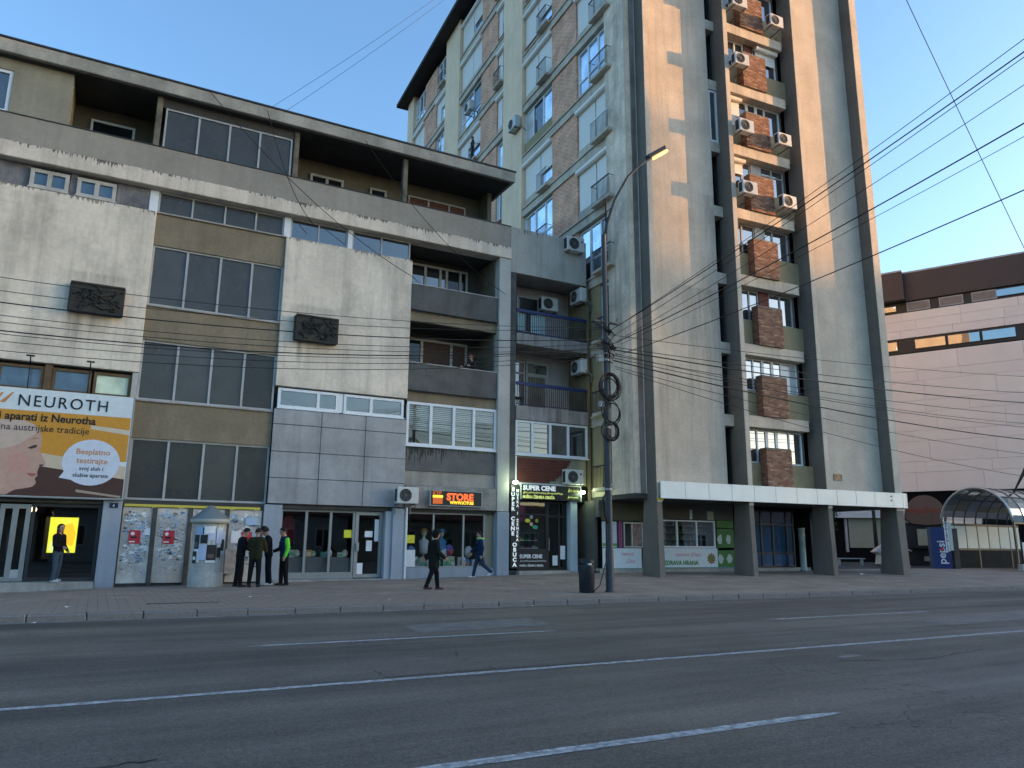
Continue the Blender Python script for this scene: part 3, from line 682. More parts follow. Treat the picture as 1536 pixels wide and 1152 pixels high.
# ================================================================== TOWER
TW = thing('apartment_tower', 'tall concrete apartment tower with brick infill panels, projecting fins and a metal canopy', 'building', (18.53, 24.2, 0), R(-3))
TH, TOPZ = 33.3, 39.0
LEV = lambda k: 7.07+3.2*k
CONC = surf('pebbledash_concrete', (.58, .51, .42, 1), .16, .6, streak=.12, dirt=(.15, .14, .13, 1), bump=.9, bscale=16, blotch=.1)
CONC1 = surf('stained_front_pebbledash', (.58, .51, .42, 1), .16, .6, streak=.3, dirt=(.17, .16, .145, 1), bump=.9, bscale=16, blotch=.2, stains=((3.6, 1.6, 12.5, 8.5, .6), (1.6, 1.2, 9, 4.5, .45), (4.3, .5, 17, 9, .5)))
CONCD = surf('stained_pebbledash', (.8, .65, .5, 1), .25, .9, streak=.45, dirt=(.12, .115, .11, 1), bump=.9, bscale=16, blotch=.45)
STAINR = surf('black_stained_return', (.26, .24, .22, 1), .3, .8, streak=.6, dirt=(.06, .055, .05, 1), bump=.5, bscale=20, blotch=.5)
SIDEW = surf('beige_tower_render', (.9, .67, .46, 1), .1, .4, streak=.15, dirt=(.25, .22, .18, 1), bump=.15)
SLABC = surf('tower_slab_concrete', (.58, .5, .4, 1), .18, .9, streak=.4, dirt=(.15, .14, .13, 1), bump=.25)
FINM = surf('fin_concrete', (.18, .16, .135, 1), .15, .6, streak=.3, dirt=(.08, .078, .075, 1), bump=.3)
SPT = surf('ochre_spandrel', (.36, .29, .17, 1), .12, 1., streak=.15, dirt=(.14, .12, .08, 1), bump=.15)
def brick_mat(name, c1, c2, mo, axis):
    m, nt, b = base_mat(name)
    co = N(nt, 'ShaderNodeTexCoord').outputs['Object']
    sx = N(nt, 'ShaderNodeSeparateXYZ'); nt.links.new(co, sx.inputs[0])
    cb = N(nt, 'ShaderNodeCombineXYZ'); nt.links.new(sx.outputs[axis], cb.inputs[0]); nt.links.new(sx.outputs[2], cb.inputs[1])
    bt = N(nt, 'ShaderNodeTexBrick'); bt.inputs['Scale'].default_value = 1; bt.inputs['Brick Width'].default_value = .34; bt.inputs['Row Height'].default_value = .115
    bt.inputs['Mortar Size'].default_value = .016; bt.inputs['Color1'].default_value = c1; bt.inputs['Color2'].default_value = c2; bt.inputs['Mortar'].default_value = mo
    bt.inputs['Bias'].default_value = -.1; nt.links.new(cb.outputs[0], bt.inputs['Vector'])
    k = mrange(nt, noise(nt, co, 1.2, 5), .3, .7, .75, 1.2)
    c = mixc(nt, 1., bt.outputs['Color'], k, 'MULTIPLY'); nt.links.new(c, b.inputs['Base Color']); b.inputs['Roughness'].default_value = .9
    bp = N(nt, 'ShaderNodeBump'); bp.inputs['Strength'].default_value = .6; bp.inputs['Distance'].default_value = .012; bp.invert = True
    nt.links.new(bt.outputs['Fac'], bp.inputs['Height']); nt.links.new(bp.outputs[0], b.inputs['Normal']); return m
BRICKS = brick_mat('side_brickwork', (.74, .34, .2, 1), (.54, .22, .13, 1), (.8, .6, .43, 1), 1)
PLUMB = surf('plum_panel', (.15, .055, .045, 1), .2, 2, bump=.1)
part('tower_core', CORE, TW, (.3, 14.1, .75, TH-.1, 4.1, TOPZ))
part('rear_wall', SIDEW, TW, (0, 14.3, TH-.1, TH+.2, 0, TOPZ))
# right-hand flank, sunlit, mirrored in the shopping centre's windows
part('right_wall', CONC, TW, (14.1, 14.38, .3, TH-.1, 3.6, TOPZ))
for k in range(0, 10):
    for y in (6, 13, 20, 27):
        part('window', GSKY, TW, (14.37, 14.42, y, y+2, LEV(k)+.9, LEV(k)+2.4))
# street side wall (x = 0), seen receding to the left
PIL2 = SIDEW
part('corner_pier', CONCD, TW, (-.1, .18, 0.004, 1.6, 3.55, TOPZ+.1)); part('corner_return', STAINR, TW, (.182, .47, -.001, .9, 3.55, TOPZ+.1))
part('corner_arris', CONC, TW, (-.112, -.06, -.012, .04, 3.54, TOPZ+.1), (.44, .485, -.02, .02, 3.54, TOPZ+.1), b=.008)
for a, b_ in ((10.42, 13.05), (20.8, 23.7), (31.7, TH)):
    part('pilaster', PIL2, TW, (-.1, .5, a, b_, 3.55, TOPZ+.1))
bays = (((1.6, 4.45), (4.45, 7.05), (7.05, 10.42)), ((13.05, 14.35), (14.35, 17.0), (17.0, 20.8)), ((23.7, 26.1), (26.1, 29.0), (29.0, 31.7)))
random.seed(31)
for bi, (w1, br, w2) in enumerate(bays):
    for k in range(-1, 10):
        if bi > 0 and k < 4: continue
        if bi == 0 and k < 2:
            spans = [w1]
        else: spans = [w1, w2]
        z0 = LEV(k); z1 = z0+2.7
        part('floor_band', SLABC, TW, (-.03, .4, w1[0]+.002, w2[1]-.002, z0-.5, z0))
        part('floor_band_drip', SLABC, TW, (-.1, -.031, w1[0]+.05, w2[1]-.05, z0-.1, z0-.02))
        part('brick_panel', BRICKS, TW, (.06, .4, br[0], br[1], z0+.002, z1-.002))
        if bi == 0 and k < 2:
            part('side_infill', SPT, TW, (.05, .4, 2.55, 4.45, z0+.002, z1-.002))
            spans = [(1.62, 2.54)]
        for s_ in spans:
            a, b_ = s_; a += .01; b_ -= .01; wd = b_-a
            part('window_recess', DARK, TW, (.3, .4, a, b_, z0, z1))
            typ = random.random()
            if bi == 0 and s_ == w1: typ = {2: .5, 3: .1, 4: .1, 5: .6, 6: .3, 7: .5}.get(k, typ)
            if bi == 0 and s_ == w2: typ = {3: .7, 4: .1, 5: .9, 6: .15, 7: .1}.get(k, typ)
            if wd < 1.0:      # narrow french windows of the two lower storeys
                window(TW, 'x', a, b_, z0+.1, z1-.1, .12, (), PVC, GMID, .09, .08); bal = True
            elif typ < .35:     # lowered shutter over the near half, second shutter part way
                mid = a+wd*random.choice((.42, .5, .58))
                window(TW, 'x', a, b_, z0+.5, z1-.28, .18, (mid,), PVC, [GSIDE, GSIDE], .08, .08)
                part('spandrel', random.choice((SLABC, SLABC, PLUMB)), TW, (.1, .28, a, b_, z0+.002, z0+.5))
                shutter(TW, 'x', mid+.04, b_-.06, z0+.52, z1-.28, .12, SHUT, 0)
                sh = shutter(TW, 'x', a+.06, mid-.04, z0+random.choice((.52, 1.2, 1.6)), z1-.28, .12, SHUT, 0)
                q = MB(); pr = [(-.08, 0), (-.14, .06), (-.14, .2), (-.08, .26), (.1, .26), (.1, 0)]
                q.prism([(.05+x, a, z1-.28+z) for x, z in pr], (0, wd, 0)); q.build('shutter_box', SHUT, TW); bal = True
            elif typ < .75:   # big french window
                m2 = [a+wd*f for f in random.choice(((.33, .66), (.4,), (.28, .62)))]
                window(TW, 'x', a, b_, z0+.05, z1-.05, .16, m2, PVC, random.choice((GSIDE, GSIDE, [GSIDE, GMID, GSIDE])), .09, .08, trans=(z0+1.0,)); bal = True
            elif typ < .85 and bi > 0:
                window(TW, 'x', a, b_, z0+.9, z1-.05, .16, (a+wd*.5,), OLDWOOD, [SHUTY, SHUTY], .08, .08)
                part('spandrel', SPT, TW, (.1, .3, a, b_, z0+.002, z0+.9)); bal = False
            else:
                window(TW, 'x', a, b_, z0+.75, z1-.05, .16, (a+wd*.35, a+wd*.7), PVC, [GSIDE, GMID, CURT], .08, .08)
                part('spandrel', random.choice((SPT, PLUMB)), TW, (.1, .3, a, b_, z0+.002, z0+.75)); bal = False
            if bal and (bi == 0 or random.random() < .4):
                y0, y1 = (a-.05, a+1.1) if bi != 0 or s_ != w1 else (1.05, 2.6)
                bl = part('balconette_slab', SLABC, TW, (-.36, .0, y0, y1, z0-.12, z0+.02), b=.01)
                mb = MB(); zt = z0+.95
                mb.box(-.35, -.31, y0+.02, y1-.02, zt-.05, zt); mb.box(-.34, 0, y0+.02, y0+.04, zt-.04, zt-.02); mb.box(-.34, 0, y1-.04, y1-.02, zt-.04, zt-.02)
                mb.build('railing', random.choice((RAIL, PVC, RAIL)) if k != 1 else BLUERAIL, bl)
                bm_ = MB()
                n = int((y1-y0)/.11)
                for i in range(n+1):
                    y = y0+.03+(y1-y0-.08)*i/n; bm_.box(-.335, -.32, y, y+.015, z0+.02, zt-.05)
                bm_.build('baluster_row', RAIL, bl)
part('eave', surf('dark_eave', (.05, .045, .04, 1), .2, 1.), TW, (-.95, 15.0, -.9, TH+.8, TOPZ+.12, TOPZ+.42))
# front
part('front_panel', CONC1, TW, (.76, 4.58, 0, .74, 3.7, TOPZ+.1), b=.012)
part('front_panel', CONC, TW, (10.35, 13.84, 0, .74, 3.7, TOPZ+.1), b=.012)
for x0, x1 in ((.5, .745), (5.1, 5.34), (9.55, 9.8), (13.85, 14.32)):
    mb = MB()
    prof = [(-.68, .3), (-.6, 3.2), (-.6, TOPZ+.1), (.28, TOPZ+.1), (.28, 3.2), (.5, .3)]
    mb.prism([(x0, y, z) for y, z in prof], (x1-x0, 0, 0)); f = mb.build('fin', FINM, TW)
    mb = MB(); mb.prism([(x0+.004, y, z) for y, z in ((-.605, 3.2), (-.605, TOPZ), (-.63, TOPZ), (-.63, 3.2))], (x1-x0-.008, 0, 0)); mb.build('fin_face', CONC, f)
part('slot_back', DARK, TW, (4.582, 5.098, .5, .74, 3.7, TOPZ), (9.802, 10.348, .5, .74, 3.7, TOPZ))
for k in range(-1, 10):
    z = LEV(k)
    part('slot_beam', SLABC, TW, (4.583, 5.097, .02, .49, z-.5, z)); part('slot_beam', SLABC, TW, (9.803, 10.347, .02, .49, z-.5, z))
window(TW, 'y', 4.6, 5.09, LEV(4)+.03, LEV(5)-.53, .06, (), PVC, GSKY, .09, .08)
# window bay: slab, ochre spandrel, brick pier of real bricks, windows
BRC = [surf('pier_brick_'+str(i), c, .15, 6, bump=.3) for i, c in enumerate(((.32, .18, .12, 1), (.26, .135, .09, 1), (.4, .26, .18, 1), (.2, .11, .08, 1)))]
MORT = surf('pier_mortar', (.2, .17, .14, 1), .15, 3)
random.seed(8); bw, bh, gp = .232, .072, .012
pier = MB(); PXW, PD, PH = 1.44, .4, 1.84
rows = int(PH/(bh+gp))
for r_ in range(rows):
    z = r_*(bh+gp)+.004; off = 0 if r_ % 2 else -.12; x = off
    while x < PXW-.02:
        a, b_ = max(0, x), min(PXW, x+bw)
        if b_-a > .03: dy = random.uniform(0, .007); pier.box(a, b_, -dy-.004, .1, z, z+bh, random.choice((0, 0, 1, 1, 2, 3)))
        x += bw+gp
    for y in (.105, .25):
        pier.box(-.004-random.uniform(0, .004), .05, y, y+.135, z, z+bh, random.choice((0, 1, 3)))
pier_me = pier.mesh('brickwork', BRC)
mort_me = MB().box(.004, PXW-.004, .004, PD, 0, PH-.006).mesh('brick_pier', MORT)
RCONC = surf('bay_jamb', (.16, .155, .145, 1), .2, 1.)
part('bay_back', RCONC, TW, (5.342, 9.548, .5, .74, 3.7, TOPZ))
random.seed(12)
for k in range(-1, 8):
    z = LEV(k)
    part('bay_slab', SLABC, TW, (5.36, 9.16, -.25, .3, z-.5, z), b=.012)
    part('spandrel', SPT, TW, (5.345, 9.545, .06, .3, z+.002, z+1.2))
    bp_ = ob('brick_pier', mort_me, TW, (6.46, -.35, z+.003))
    q = ob('brickwork', pier_me, bp_); q['kind'] = 'stuff'
    zl, zh = z+1.21, z+2.69
    fm = random.choice((PVC, PVC, MULL)) if k < 4 else PVC
    g1 = {-1: GSKY, 0: GSKY, 1: GSKY, 2: GSKY, 3: GSKY}.get(k, GMID)
    window(TW, 'y', 5.36, 7.05, zl, zh, .2, (6.5,) if k != 2 else (6.3,), fm, [g1, g1], .07, .07)
    if k in (1, 5): part('bay_infill', PLUMB, TW, (7.06, 7.62, .15, .4, zl, zh))
    elif k in (2, 3): part('bay_infill', surf('patched_render', (.45, .45, .43, 1), .2, 3, blotch=.3), TW, (7.06, 7.62, .15, .4, zl, zh))
    else: window(TW, 'y', 7.06, 7.62, zl, zh, .2, (), fm, g1, .07, .07)
    window(TW, 'y', 7.63, 9.1, zl, zh, .2, (8.35,) if k % 2 else (8.15,), fm, [g1, GSKY if k != 0 else CURT], .07, .07, trans=(zh-.4,) if k == 3 else ())
    if k == 5: shutter(TW, 'y', 7.75, 9.0, zl+.7, zh-.2, .12, SHUT, .24)
    if k == 4: shutter(TW, 'y', 5.42, 6.5, zl+.05, zh-.2, .12, SHUT, .24)
    if k == 3: shutter(TW, 'y', 5.42, 6.5, zl+.75, zh-.2, .12, SHUT, .24)
# canopy with separate fascia panels
CANM = surf('canopy_sheet_metal', (.6, .66, .68, 1), .06, 1., streak=.12, dirt=(.35, .36, .36, 1), rough=.5, bump=.03, bscale=3, metal=.25, spec=.5)
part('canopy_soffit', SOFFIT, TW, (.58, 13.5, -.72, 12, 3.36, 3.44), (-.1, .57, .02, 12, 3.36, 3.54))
part('canopy_deck', GREYC, TW, (.58, 13.5, -.72, -.02, 3.86, 3.95))
cen = (14.12, .05); rad = .82
x = .56; pw = 1.172
while x < 14.1:
    e = min(x+pw, 14.115); MB().bbox(x+.004, e-.004, -.79, -.725, 3.33, 4.0, b=.008).build('canopy_panel', CANM, TW); x += pw
arc = [(-90+i*18) for i in range(0, 6)]
for i in range(0, 5):
    a0, a1 = R(arc[i]+.3), R(arc[i+1]-.3); o_, i_ = rad+.02, rad-.045
    an_ = [a0+(a1-a0)*q/5 for q in range(6)]
    pts = [(cen[0]+o_*math.cos(q), cen[1]+o_*math.sin(q), 3.33) for q in an_]+[(cen[0]+i_*math.cos(q), cen[1]+i_*math.sin(q), 3.33) for q in an_[::-1]]
    MB().prism(pts, (0, 0, .67)).build('canopy_panel', CANM, TW)
part('canopy_panel', CANM, TW, (14.89, 14.955, .06, 8, 3.33, 4.0))
mb = MB(); fan = [(13.5, -.7)]+[(cen[0]+(rad-.05)*math.cos(R(a)), cen[1]+(rad-.05)*math.sin(R(a))) for a in arc]+[(14.88, 8), (13.5, 8)]
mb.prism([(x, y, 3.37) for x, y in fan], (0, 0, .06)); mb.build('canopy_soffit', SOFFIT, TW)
part('canopy_hook', BLACKM, TW, (13.3, 13.36, -.82, -.79, 3.62, 3.68)); part('canopy_hook', BLACKM, TW, (13.3, 13.36, -.82, -.79, 3.8, 3.86))
part('warning_tape', plain('faded_yellow', (.5, .42, .02, 1)), TW, (.488, .76, -.68, -.612, 3.26, 3.34))
# shops under the canopy
YS = 2.2
part('shop_wall', surf('arcade_wall', (.12, .118, .11, 1), .2, 1.), TW, (-.4, 6.7, YS+.02, YS+.3, 2.68, 3.36)); part('shop_plinth', GREYC, TW, (-.4, 11.2, YS-.02, YS+.3, .2, .6))
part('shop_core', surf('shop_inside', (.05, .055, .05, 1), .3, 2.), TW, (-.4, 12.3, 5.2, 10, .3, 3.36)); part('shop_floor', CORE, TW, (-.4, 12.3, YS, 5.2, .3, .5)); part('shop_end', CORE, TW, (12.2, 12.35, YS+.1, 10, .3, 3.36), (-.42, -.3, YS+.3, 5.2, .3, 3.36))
part('shop_wall', surf('arcade_green', (.11, .1, .06, 1), .2, 1.), TW, (-.3, 1.9, YS-.04, YS+.018, 2.55, 3.3))
BOARDW = plain('white_sign_board', (.62, .68, .7, 1), .5)
b1 = part('advert_board', BOARDW, TW, (-.28, 1.62, YS-.06, YS-.02, .62, 1.42)); part('board_edge', plain('teal_edge', (.1, .3, .28, 1)), b1, (-.28, 1.62, YS-.062, YS-.018, .58, .618))
part('advert_panel', plain('pale_window_poster', (.5, .55, .6, 1), .5), TW, (-.28, .42, YS-.05, YS-.01, 1.45, 2.5)); part('advert_stripe', plain('green_stripe', (.08, .3, .06, 1)), TW, (-.28, .42, YS-.055, YS-.051, 1.5, 1.62))
pk = part('pink_sign', plain('dark_purple', (.03, .008, .03, 1)), TW, (.44, .72, YS-.07, YS-.02, 1.45, 2.5))
for q in range(9):
    MB().lathe([(.045, 0), (.075, 0), (.075, .012), (.045, .012)], n=10, smooth=False).build('letter_mark', plain('pink_letters', (.55, .08, .32, 1)), pk, (.58, YS-.073, 1.53+q*.115), (R(90), 0, 0))
window(TW, 'y', .78, 1.75, 1.45, 2.5, YS-.02, (1.2,), ALU, [SGLASS, surf('poster_pane', (.3, .2, .16, 1), .5, 7)], .06, .06, name='shop_window')
window(TW, 'y', 2.1, 5.62, 1.47, 2.64, YS, (2.5, 3.55, 4.6), PVC, SGLASS, .06, .06, name='shop_window')
b2 = part('advert_board', BOARDW, TW, (2.1, 5.66, YS-.05, YS+.02, .64, 1.45)); part('board_edge', plain('teal_edge', (.1, .3, .28, 1)), b2, (2.1, 6.62, YS-.052, YS+.02, .6, .638))
GREENP = plain('green_poster', (.05, .17, .03, 1), .5)
for z0, z1 in ((.64, 1.36), (1.48, 2.3), (2.34, 2.66)):
    gpn = part('green_panel', GREENP, TW, (5.68, 6.62, YS-.05, YS+.02, z0, z1))
    if z1-z0 > .5:
        random.seed(int(z0*10))
        for q in range(2):
            mb = MB(); x = 5.82+q*.5
            mb.poly([(x+.16*random.uniform(.7, 1.2)*math.cos(a*1.05), YS-.053, z0+.36+.24*random.uniform(.6, 1.1)*math.sin(a*1.05)) for a in range(6)]); mb.build('print', plain('pale_print', (.5, .55, .5, 1)), gpn)
GRN = plain('green_letters', (.06, .26, .06, 1)); PNK = plain('pale_pink_letters', (.62, .3, .34, 1))
text('lettering', 'ZDRAVA HRANA', GRN, b2, .26, (2.75, YS-.055, .74), bold=.008, xs=.92); text('lettering', 'sweet Dea', PNK, b2, .24, (3.35, YS-.055, 1.1), shear=.3, xs=1.3)
text('lettering', 'sweet', PNK, b1, .26, (.6, YS-.065, 1.12), shear=.3); text('lettering', 'Dea', PNK, b1, .26, (.85, YS-.065, .82), shear=.3)
def flower(par, x, y, z, r, c1, c2):
    mb = MB(); mb.poly([(x+r*(1 if q % 2 else .72)*math.cos(q*math.pi/10), y, z+r*(1 if q % 2 else .72)*math.sin(q*math.pi/10)) for q in range(20)]); mb.build('print', c1, par)
    mb = MB(); mb.poly([(x+r*.42*math.cos(q*.5), y-.003, z+r*.42*math.sin(q*.5)) for q in range(13)][:12]); mb.build('print', c2, par)
flower(b2, 2.42, YS-.053, 1.05, .3, plain('yellow_print', (.6, .5, .05, 1)), plain('brown_print', (.08, .03, .01, 1)))
flower(b2, 5.3, YS-.053, 1.0, .26, plain('nut_print', (.28, .13, .04, 1)), plain('green_print', (.1, .2, .04, 1)))
flower(b1, .0, YS-.063, .95, .14, GRN, GRN)
SHELF = surf('shop_shelf', (.35, .36, .34, 1), .1)
for s_ in range(4): part('shelf', SHELF, TW, (2.1, 5.6, YS+.5, YS+.9, 1.5+s_*.3, 1.53+s_*.3))
random.seed(77); gm = [plain('goods_%d' % i, c, .6) for i, c in enumerate(((.35, .3, .2, 1), (.3, .1, .06, 1), (.12, .25, .12, 1), (.5, .5, .45, 1), (.4, .3, .08, 1), (.1, .14, .25, 1)))]
mb = MB(); x = 2.15
while x < 5.5:
    for s_ in range(4):
        h_ = random.uniform(.12, .24); wd_ = random.uniform(.07, .11); mb.lathe([(0, h_), (wd_*.25, h_), (wd_*.25, h_*.85), (wd_*.5, h_*.7), (wd_*.5, 0)], (x+random.uniform(0, .03), YS+.68, 1.53+s_*.3), 6, random.randint(0, 5))
    x += .13
o = mb.build('packaged_goods', gm, TW); o['kind'] = 'stuff'
part('shop_sign', plain('dim_sign', (.09, .08, .06, 1), .5), TW, (2.35, 4.0, YS-.02, YS+.015, 2.75, 3.25)); part('shop_sign', plain('blue_sign', (.05, .14, .3, 1), .4), TW, (2.02, 2.32, YS-.02, YS+.015, 2.7, 3.15)); part('shop_sign', BOARDW, TW, (4.25, 4.38, YS-.02, YS+.015, 2.68, 3.1)); part('shop_sign', plain('cream_sign', (.4, .4, .33, 1)), TW, (5.2, 5.55, YS-.02, YS+.015, 2.68, 3.05))
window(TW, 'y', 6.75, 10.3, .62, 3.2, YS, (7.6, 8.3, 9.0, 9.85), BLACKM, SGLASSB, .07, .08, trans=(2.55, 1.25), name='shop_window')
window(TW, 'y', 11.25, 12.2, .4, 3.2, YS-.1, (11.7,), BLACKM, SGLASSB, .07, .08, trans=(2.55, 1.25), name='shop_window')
part('shop_interior_panel', plain('painted_sky_blue', (.08, .17, .32, 1), .6), TW, (6.8, 10.2, 4.4, 4.5, .5, 1.4)); part('shop_entrance', DARK, TW, (10.32, 11.24, YS+1.2, YS+1.3, .4, 3.3))  # blue of the interior panel imitates sky mirrored in the glazing
MB().lathe([(0, 1.95), (.16, 1.95), (.16, 1.88), (.14, 1.86), (.14, 1.65), (.16, 1.63), (.16, 1.58), (.14, 1.55), (.14, .12), (.17, .1), (.17, 0), (0, 0)], (10.2, YS-.55, .45), 20).build('entrance_post', surf('green_white_post', (.3, .36, .33, 1), .2, 2, rough=.3), TW)
mb = MB(); mb.prism([(10.7, 0, 4.51), (11.21, 0, 4.51), (11.21, 0, 4.79), (10.7, 0, 4.79)], (0, -.03, 0)); mb.build('wall_plaque', plain('brown_plaque', (.1, .05, .025, 1), .4), TW)
part('plaque_line', plain('gold_letters', (.5, .33, .22, 1)), TW, (10.87, 11.05, -.034, -.031, 4.71, 4.735), (10.86, 11.08, -.034, -.031, 4.64, 4.67), (10.78, 11.14, -.034, -.031, 4.55, 4.585))

# ================================================================== SHOPPING CENTRE (right)
vd = Vector((-math.sin(R(27)), math.cos(R(27)), 0))   # along its facade, away to the left
ML = thing('shopping_centre', 'pink panel clad shopping centre with brown roof band behind the tower on the right', 'building', (59.67, 41.8, 0), math.atan2(-vd.y, -vd.x))
# local x runs to the right and nearer along the facade, local -y... facade faces local -y
PINK = [surf('pink_panel_%d' % i, c, .04, .5, rough=.6, bump=.02, spec=.4) for i, c in enumerate(((.92, .79, .69, 1), (.93, .81, .7, 1), (.9, .77, .68, 1)))]
BRN = surf('brown_metal_band', (.085, .062, .055, 1), .08, .5, rough=.5, bump=.03)
part('inner_block', plain('centre_core', (.03, .028, .027, 1), .8), ML, (-12, 34, .3, 30, 0, 25))
part('roof_band', BRN, ML, (2.0, 34, -.15, .29, 22.75, 25.25)); part('roof_band', BRN, ML, (-12, 1.99, -.9, .29, 22.75, 25.25)); part('roof_trim', MULL, ML, (2.0, 34, -.2, .29, 25.252, 25.4)); part('roof_trim', MULL, ML, (-12, 1.99, -.95, .29, 25.252, 25.4))
random.seed(9)
def prow(z0, z1, xa, xb, wmin, wmax):
    x = xa
    while x < xb:
        e = min(xb, x+random.uniform(wmin, wmax))
        MB().box(x+.009, e-.009, random.uniform(-.006, .006), .28, z0+.009, z1-.009).build('facade_panel', random.choice(PINK), ML); x = e
for z0, z1 in ((19.45, 20.15), (20.15, 21.0), (21.0, 21.75)): prow(z0, z1, -6, 34, 3, 5)
z = 6.2
for h_ in (1.6, .9, 1.7, .9, 1.6, 1.0, 1.7, .9, 1.55): 
    if z+h_ > 18.15: h_ = 18.15-z
    if h_ > .1: prow(z, z+h_, -6, 34, 3, 5.5)
    z += h_
part('window_band', plain('dark_window_band', (.035, .03, .028, 1), .5), ML, (-6, 34, .12, .29, 21.76, 22.74), (-6, 34, .12, .29, 18.17, 19.43))
for x0, x1 in ((-2.5, 1.2), (8.6, 11.6), (11.8, 15)):
    window(ML, 'y', x0, x1, 21.95, 22.65, .03, (), DGREY, GSKY, .06, .08)
for x0 in (2.0, 4.5, 6.9):
    vent = part('vent', MULL, ML, (x0, x0+1.8, .02, .11, 21.85, 22.65)); part('louvre', plain('brown_louvre', (.2, .14, .12, 1)), vent, *[(x0+.08, x0+1.72, .0, .018, 21.95+q*.09, 22.0+q*.09) for q in range(7)])
for x0, x1 in ((-2.5, 1.0), (2.3, 4.7), (4.8, 7.2), (7.3, 9.7), (10.8, 12.8), (12.9, 16)):
    window(ML, 'y', x0, x1, 18.4, 19.3, .03, (), DGREY, GSKY, .06, .08)
part('ground_storey', DARK, ML, (-6, 34, .2, .29, .0, 6.15))

# ================================================================== AIR CONDITIONERS
ACW = plain('ac_white_shell', (.6, .6, .57, 1), .45); ACG = plain('ac_fan_dark', (.03, .03, .032, 1), .6); ACB = plain('ac_bracket', (.2, .2, .2, 1), .5, .4)
AWD, AHT, ADP = .88, .64, .34
ac_shell = MB().bbox(0, AWD, -ADP, 0, 0, AHT, b=.025).mesh('casing', ACW)
mb = MB(); mb.lathe([(0, 0), (.235, 0), (.25, .012), (.25, .0)], n=28); ac_fan = mb.mesh('fan_opening', ACG)
mb = MB()
for r_ in (.07, .13, .19, .24): mb.tube([(r_*math.cos(a*math.pi/12), r_*math.sin(a*math.pi/12), .018) for a in range(24)], .006, 4, closed=True)
for a in range(6): mb.tube([(.03*math.cos(a*math.pi/3), .03*math.sin(a*math.pi/3), .02), (.25*math.cos(a*math.pi/3), .25*math.sin(a*math.pi/3), .02)], .005, 4)
mb.lathe([(0, .024), (.035, .024), (.035, .01)], n=12); ac_gr = mb.mesh('fan_grille', plain('ac_grille', (.22, .22, .21, 1), .5))
ac_br = MB().box(-.02, .02, -ADP-.03, .3, -.05, -.005).box(-.02, .02, .22, .3, -.4, -.05).mesh('bracket', ACB)
ac_br2 = MB().box(-.02, .02, -ADP-.03, .72, -.05, -.005).box(-.02, .02, .66, .72, -.35, -.05).mesh('bracket', ACB)
ac_side = MB().box(-.004, 0, -.28, -.06, .08, .56).mesh('side_vent', ACG)
ac_pipe = MB().tube([(AWD-.05, -.1, .12), (AWD+.06, -.1, .1), (AWD+.07, .1, -.05), (AWD+.05, .3, -.2)], .018, 6).mesh('hose', plain('hose_grey', (.25, .25, .24, 1)))
ac_logo = MB().lathe([(0, 0), (.05, 0)], n=14).mesh('badge', plain('badge_red', (.35, .03, .12, 1)))
def aircon(loc, rz, label, group='air conditioners on the facades', logo=False, s=1., far=False):
    t = thing('air_conditioner', label, 'air conditioner', loc, rz, group); t.scale = (s, s, s)
    ob('casing', ac_shell, t); f = ob('fan_opening', ac_fan, t, (.34, -ADP-.002, AHT/2), (R(90), 0, 0)); ob('fan_grille', ac_gr, f)
    ob('bracket', ac_br2 if far else ac_br, t, (.12, 0, 0)); ob('bracket', ac_br2 if far else ac_br, t, (AWD-.12, 0, 0)); ob('side_vent', ac_side, t); ob('hose', ac_pipe, t)
    if logo: ob('badge', ac_logo, t, (.74, -ADP-.003, .45), (R(90), 0, 0))
    return t
tw_m = Matrix.Translation((18.53, 24.2, 0)) @ Matrix.Rotation(R(-3), 4, 'Z')
def twp(x, y, z): return (tw_m @ Vector((x, y, z)))[:]
aircon((9.62, D-.3, 2.98), 0, 'white air conditioner beside the orange lettered shop sign', s=.95)
aircon((17.25, D-.02, 14.5), 0, 'white air conditioner on the roof parapet corner of the narrow infill house', logo=True, s=1.05)
aircon((18.4, D+.72, 12.28), R(-90), 'side mounted white air conditioner under the parapet beside the upper balcony')
aircon((16.75, D+1.38, 12.0), 0, 'grey shaded air conditioner on the back wall of the upper balcony')
aircon((18.4, D+.72, 8.98), R(-90), 'white air conditioner at the right end of the lower balcony')
aircon((17.1, D-.04, 4.02), 0, 'white air conditioner above the shoe shop sign', logo=True)
aircon(twp(-.15, 11.4, 24.9), R(-93), 'white air conditioner alone on the tower pilaster above the roof edge', s=1.1)
aircon(twp(-.1, 18.7, LEV(7)+.6), R(-93), 'white air conditioner on the yellow blind window of the tower flank', s=1.1)
for k, zo, lab in ((6, .42, 'highest'), (5, .5, 'second highest'), (4, .25, 'third highest'), (3, .38, 'lowest')):
    aircon(twp(5.42, -.68, LEV(k)+zo), R(-3+(k*37 % 5)-2), s=(1, .94, 1.04, .97)[k % 4], label= 'white air conditioner left of the brick piers, %s of its column' % lab, far=True)
for k, zo, lab in ((6, .3, 'highest'), (4, .3, 'middle'), (3, .3, 'lowest')):
    aircon(twp(7.95, -.5, LEV(k)+zo), R(-3+(k*23 % 5)-2), s=(.95, 1.03, .98, 1)[k % 4], label= 'white air conditioner right of the brick piers, %s of its column' % lab, far=True)

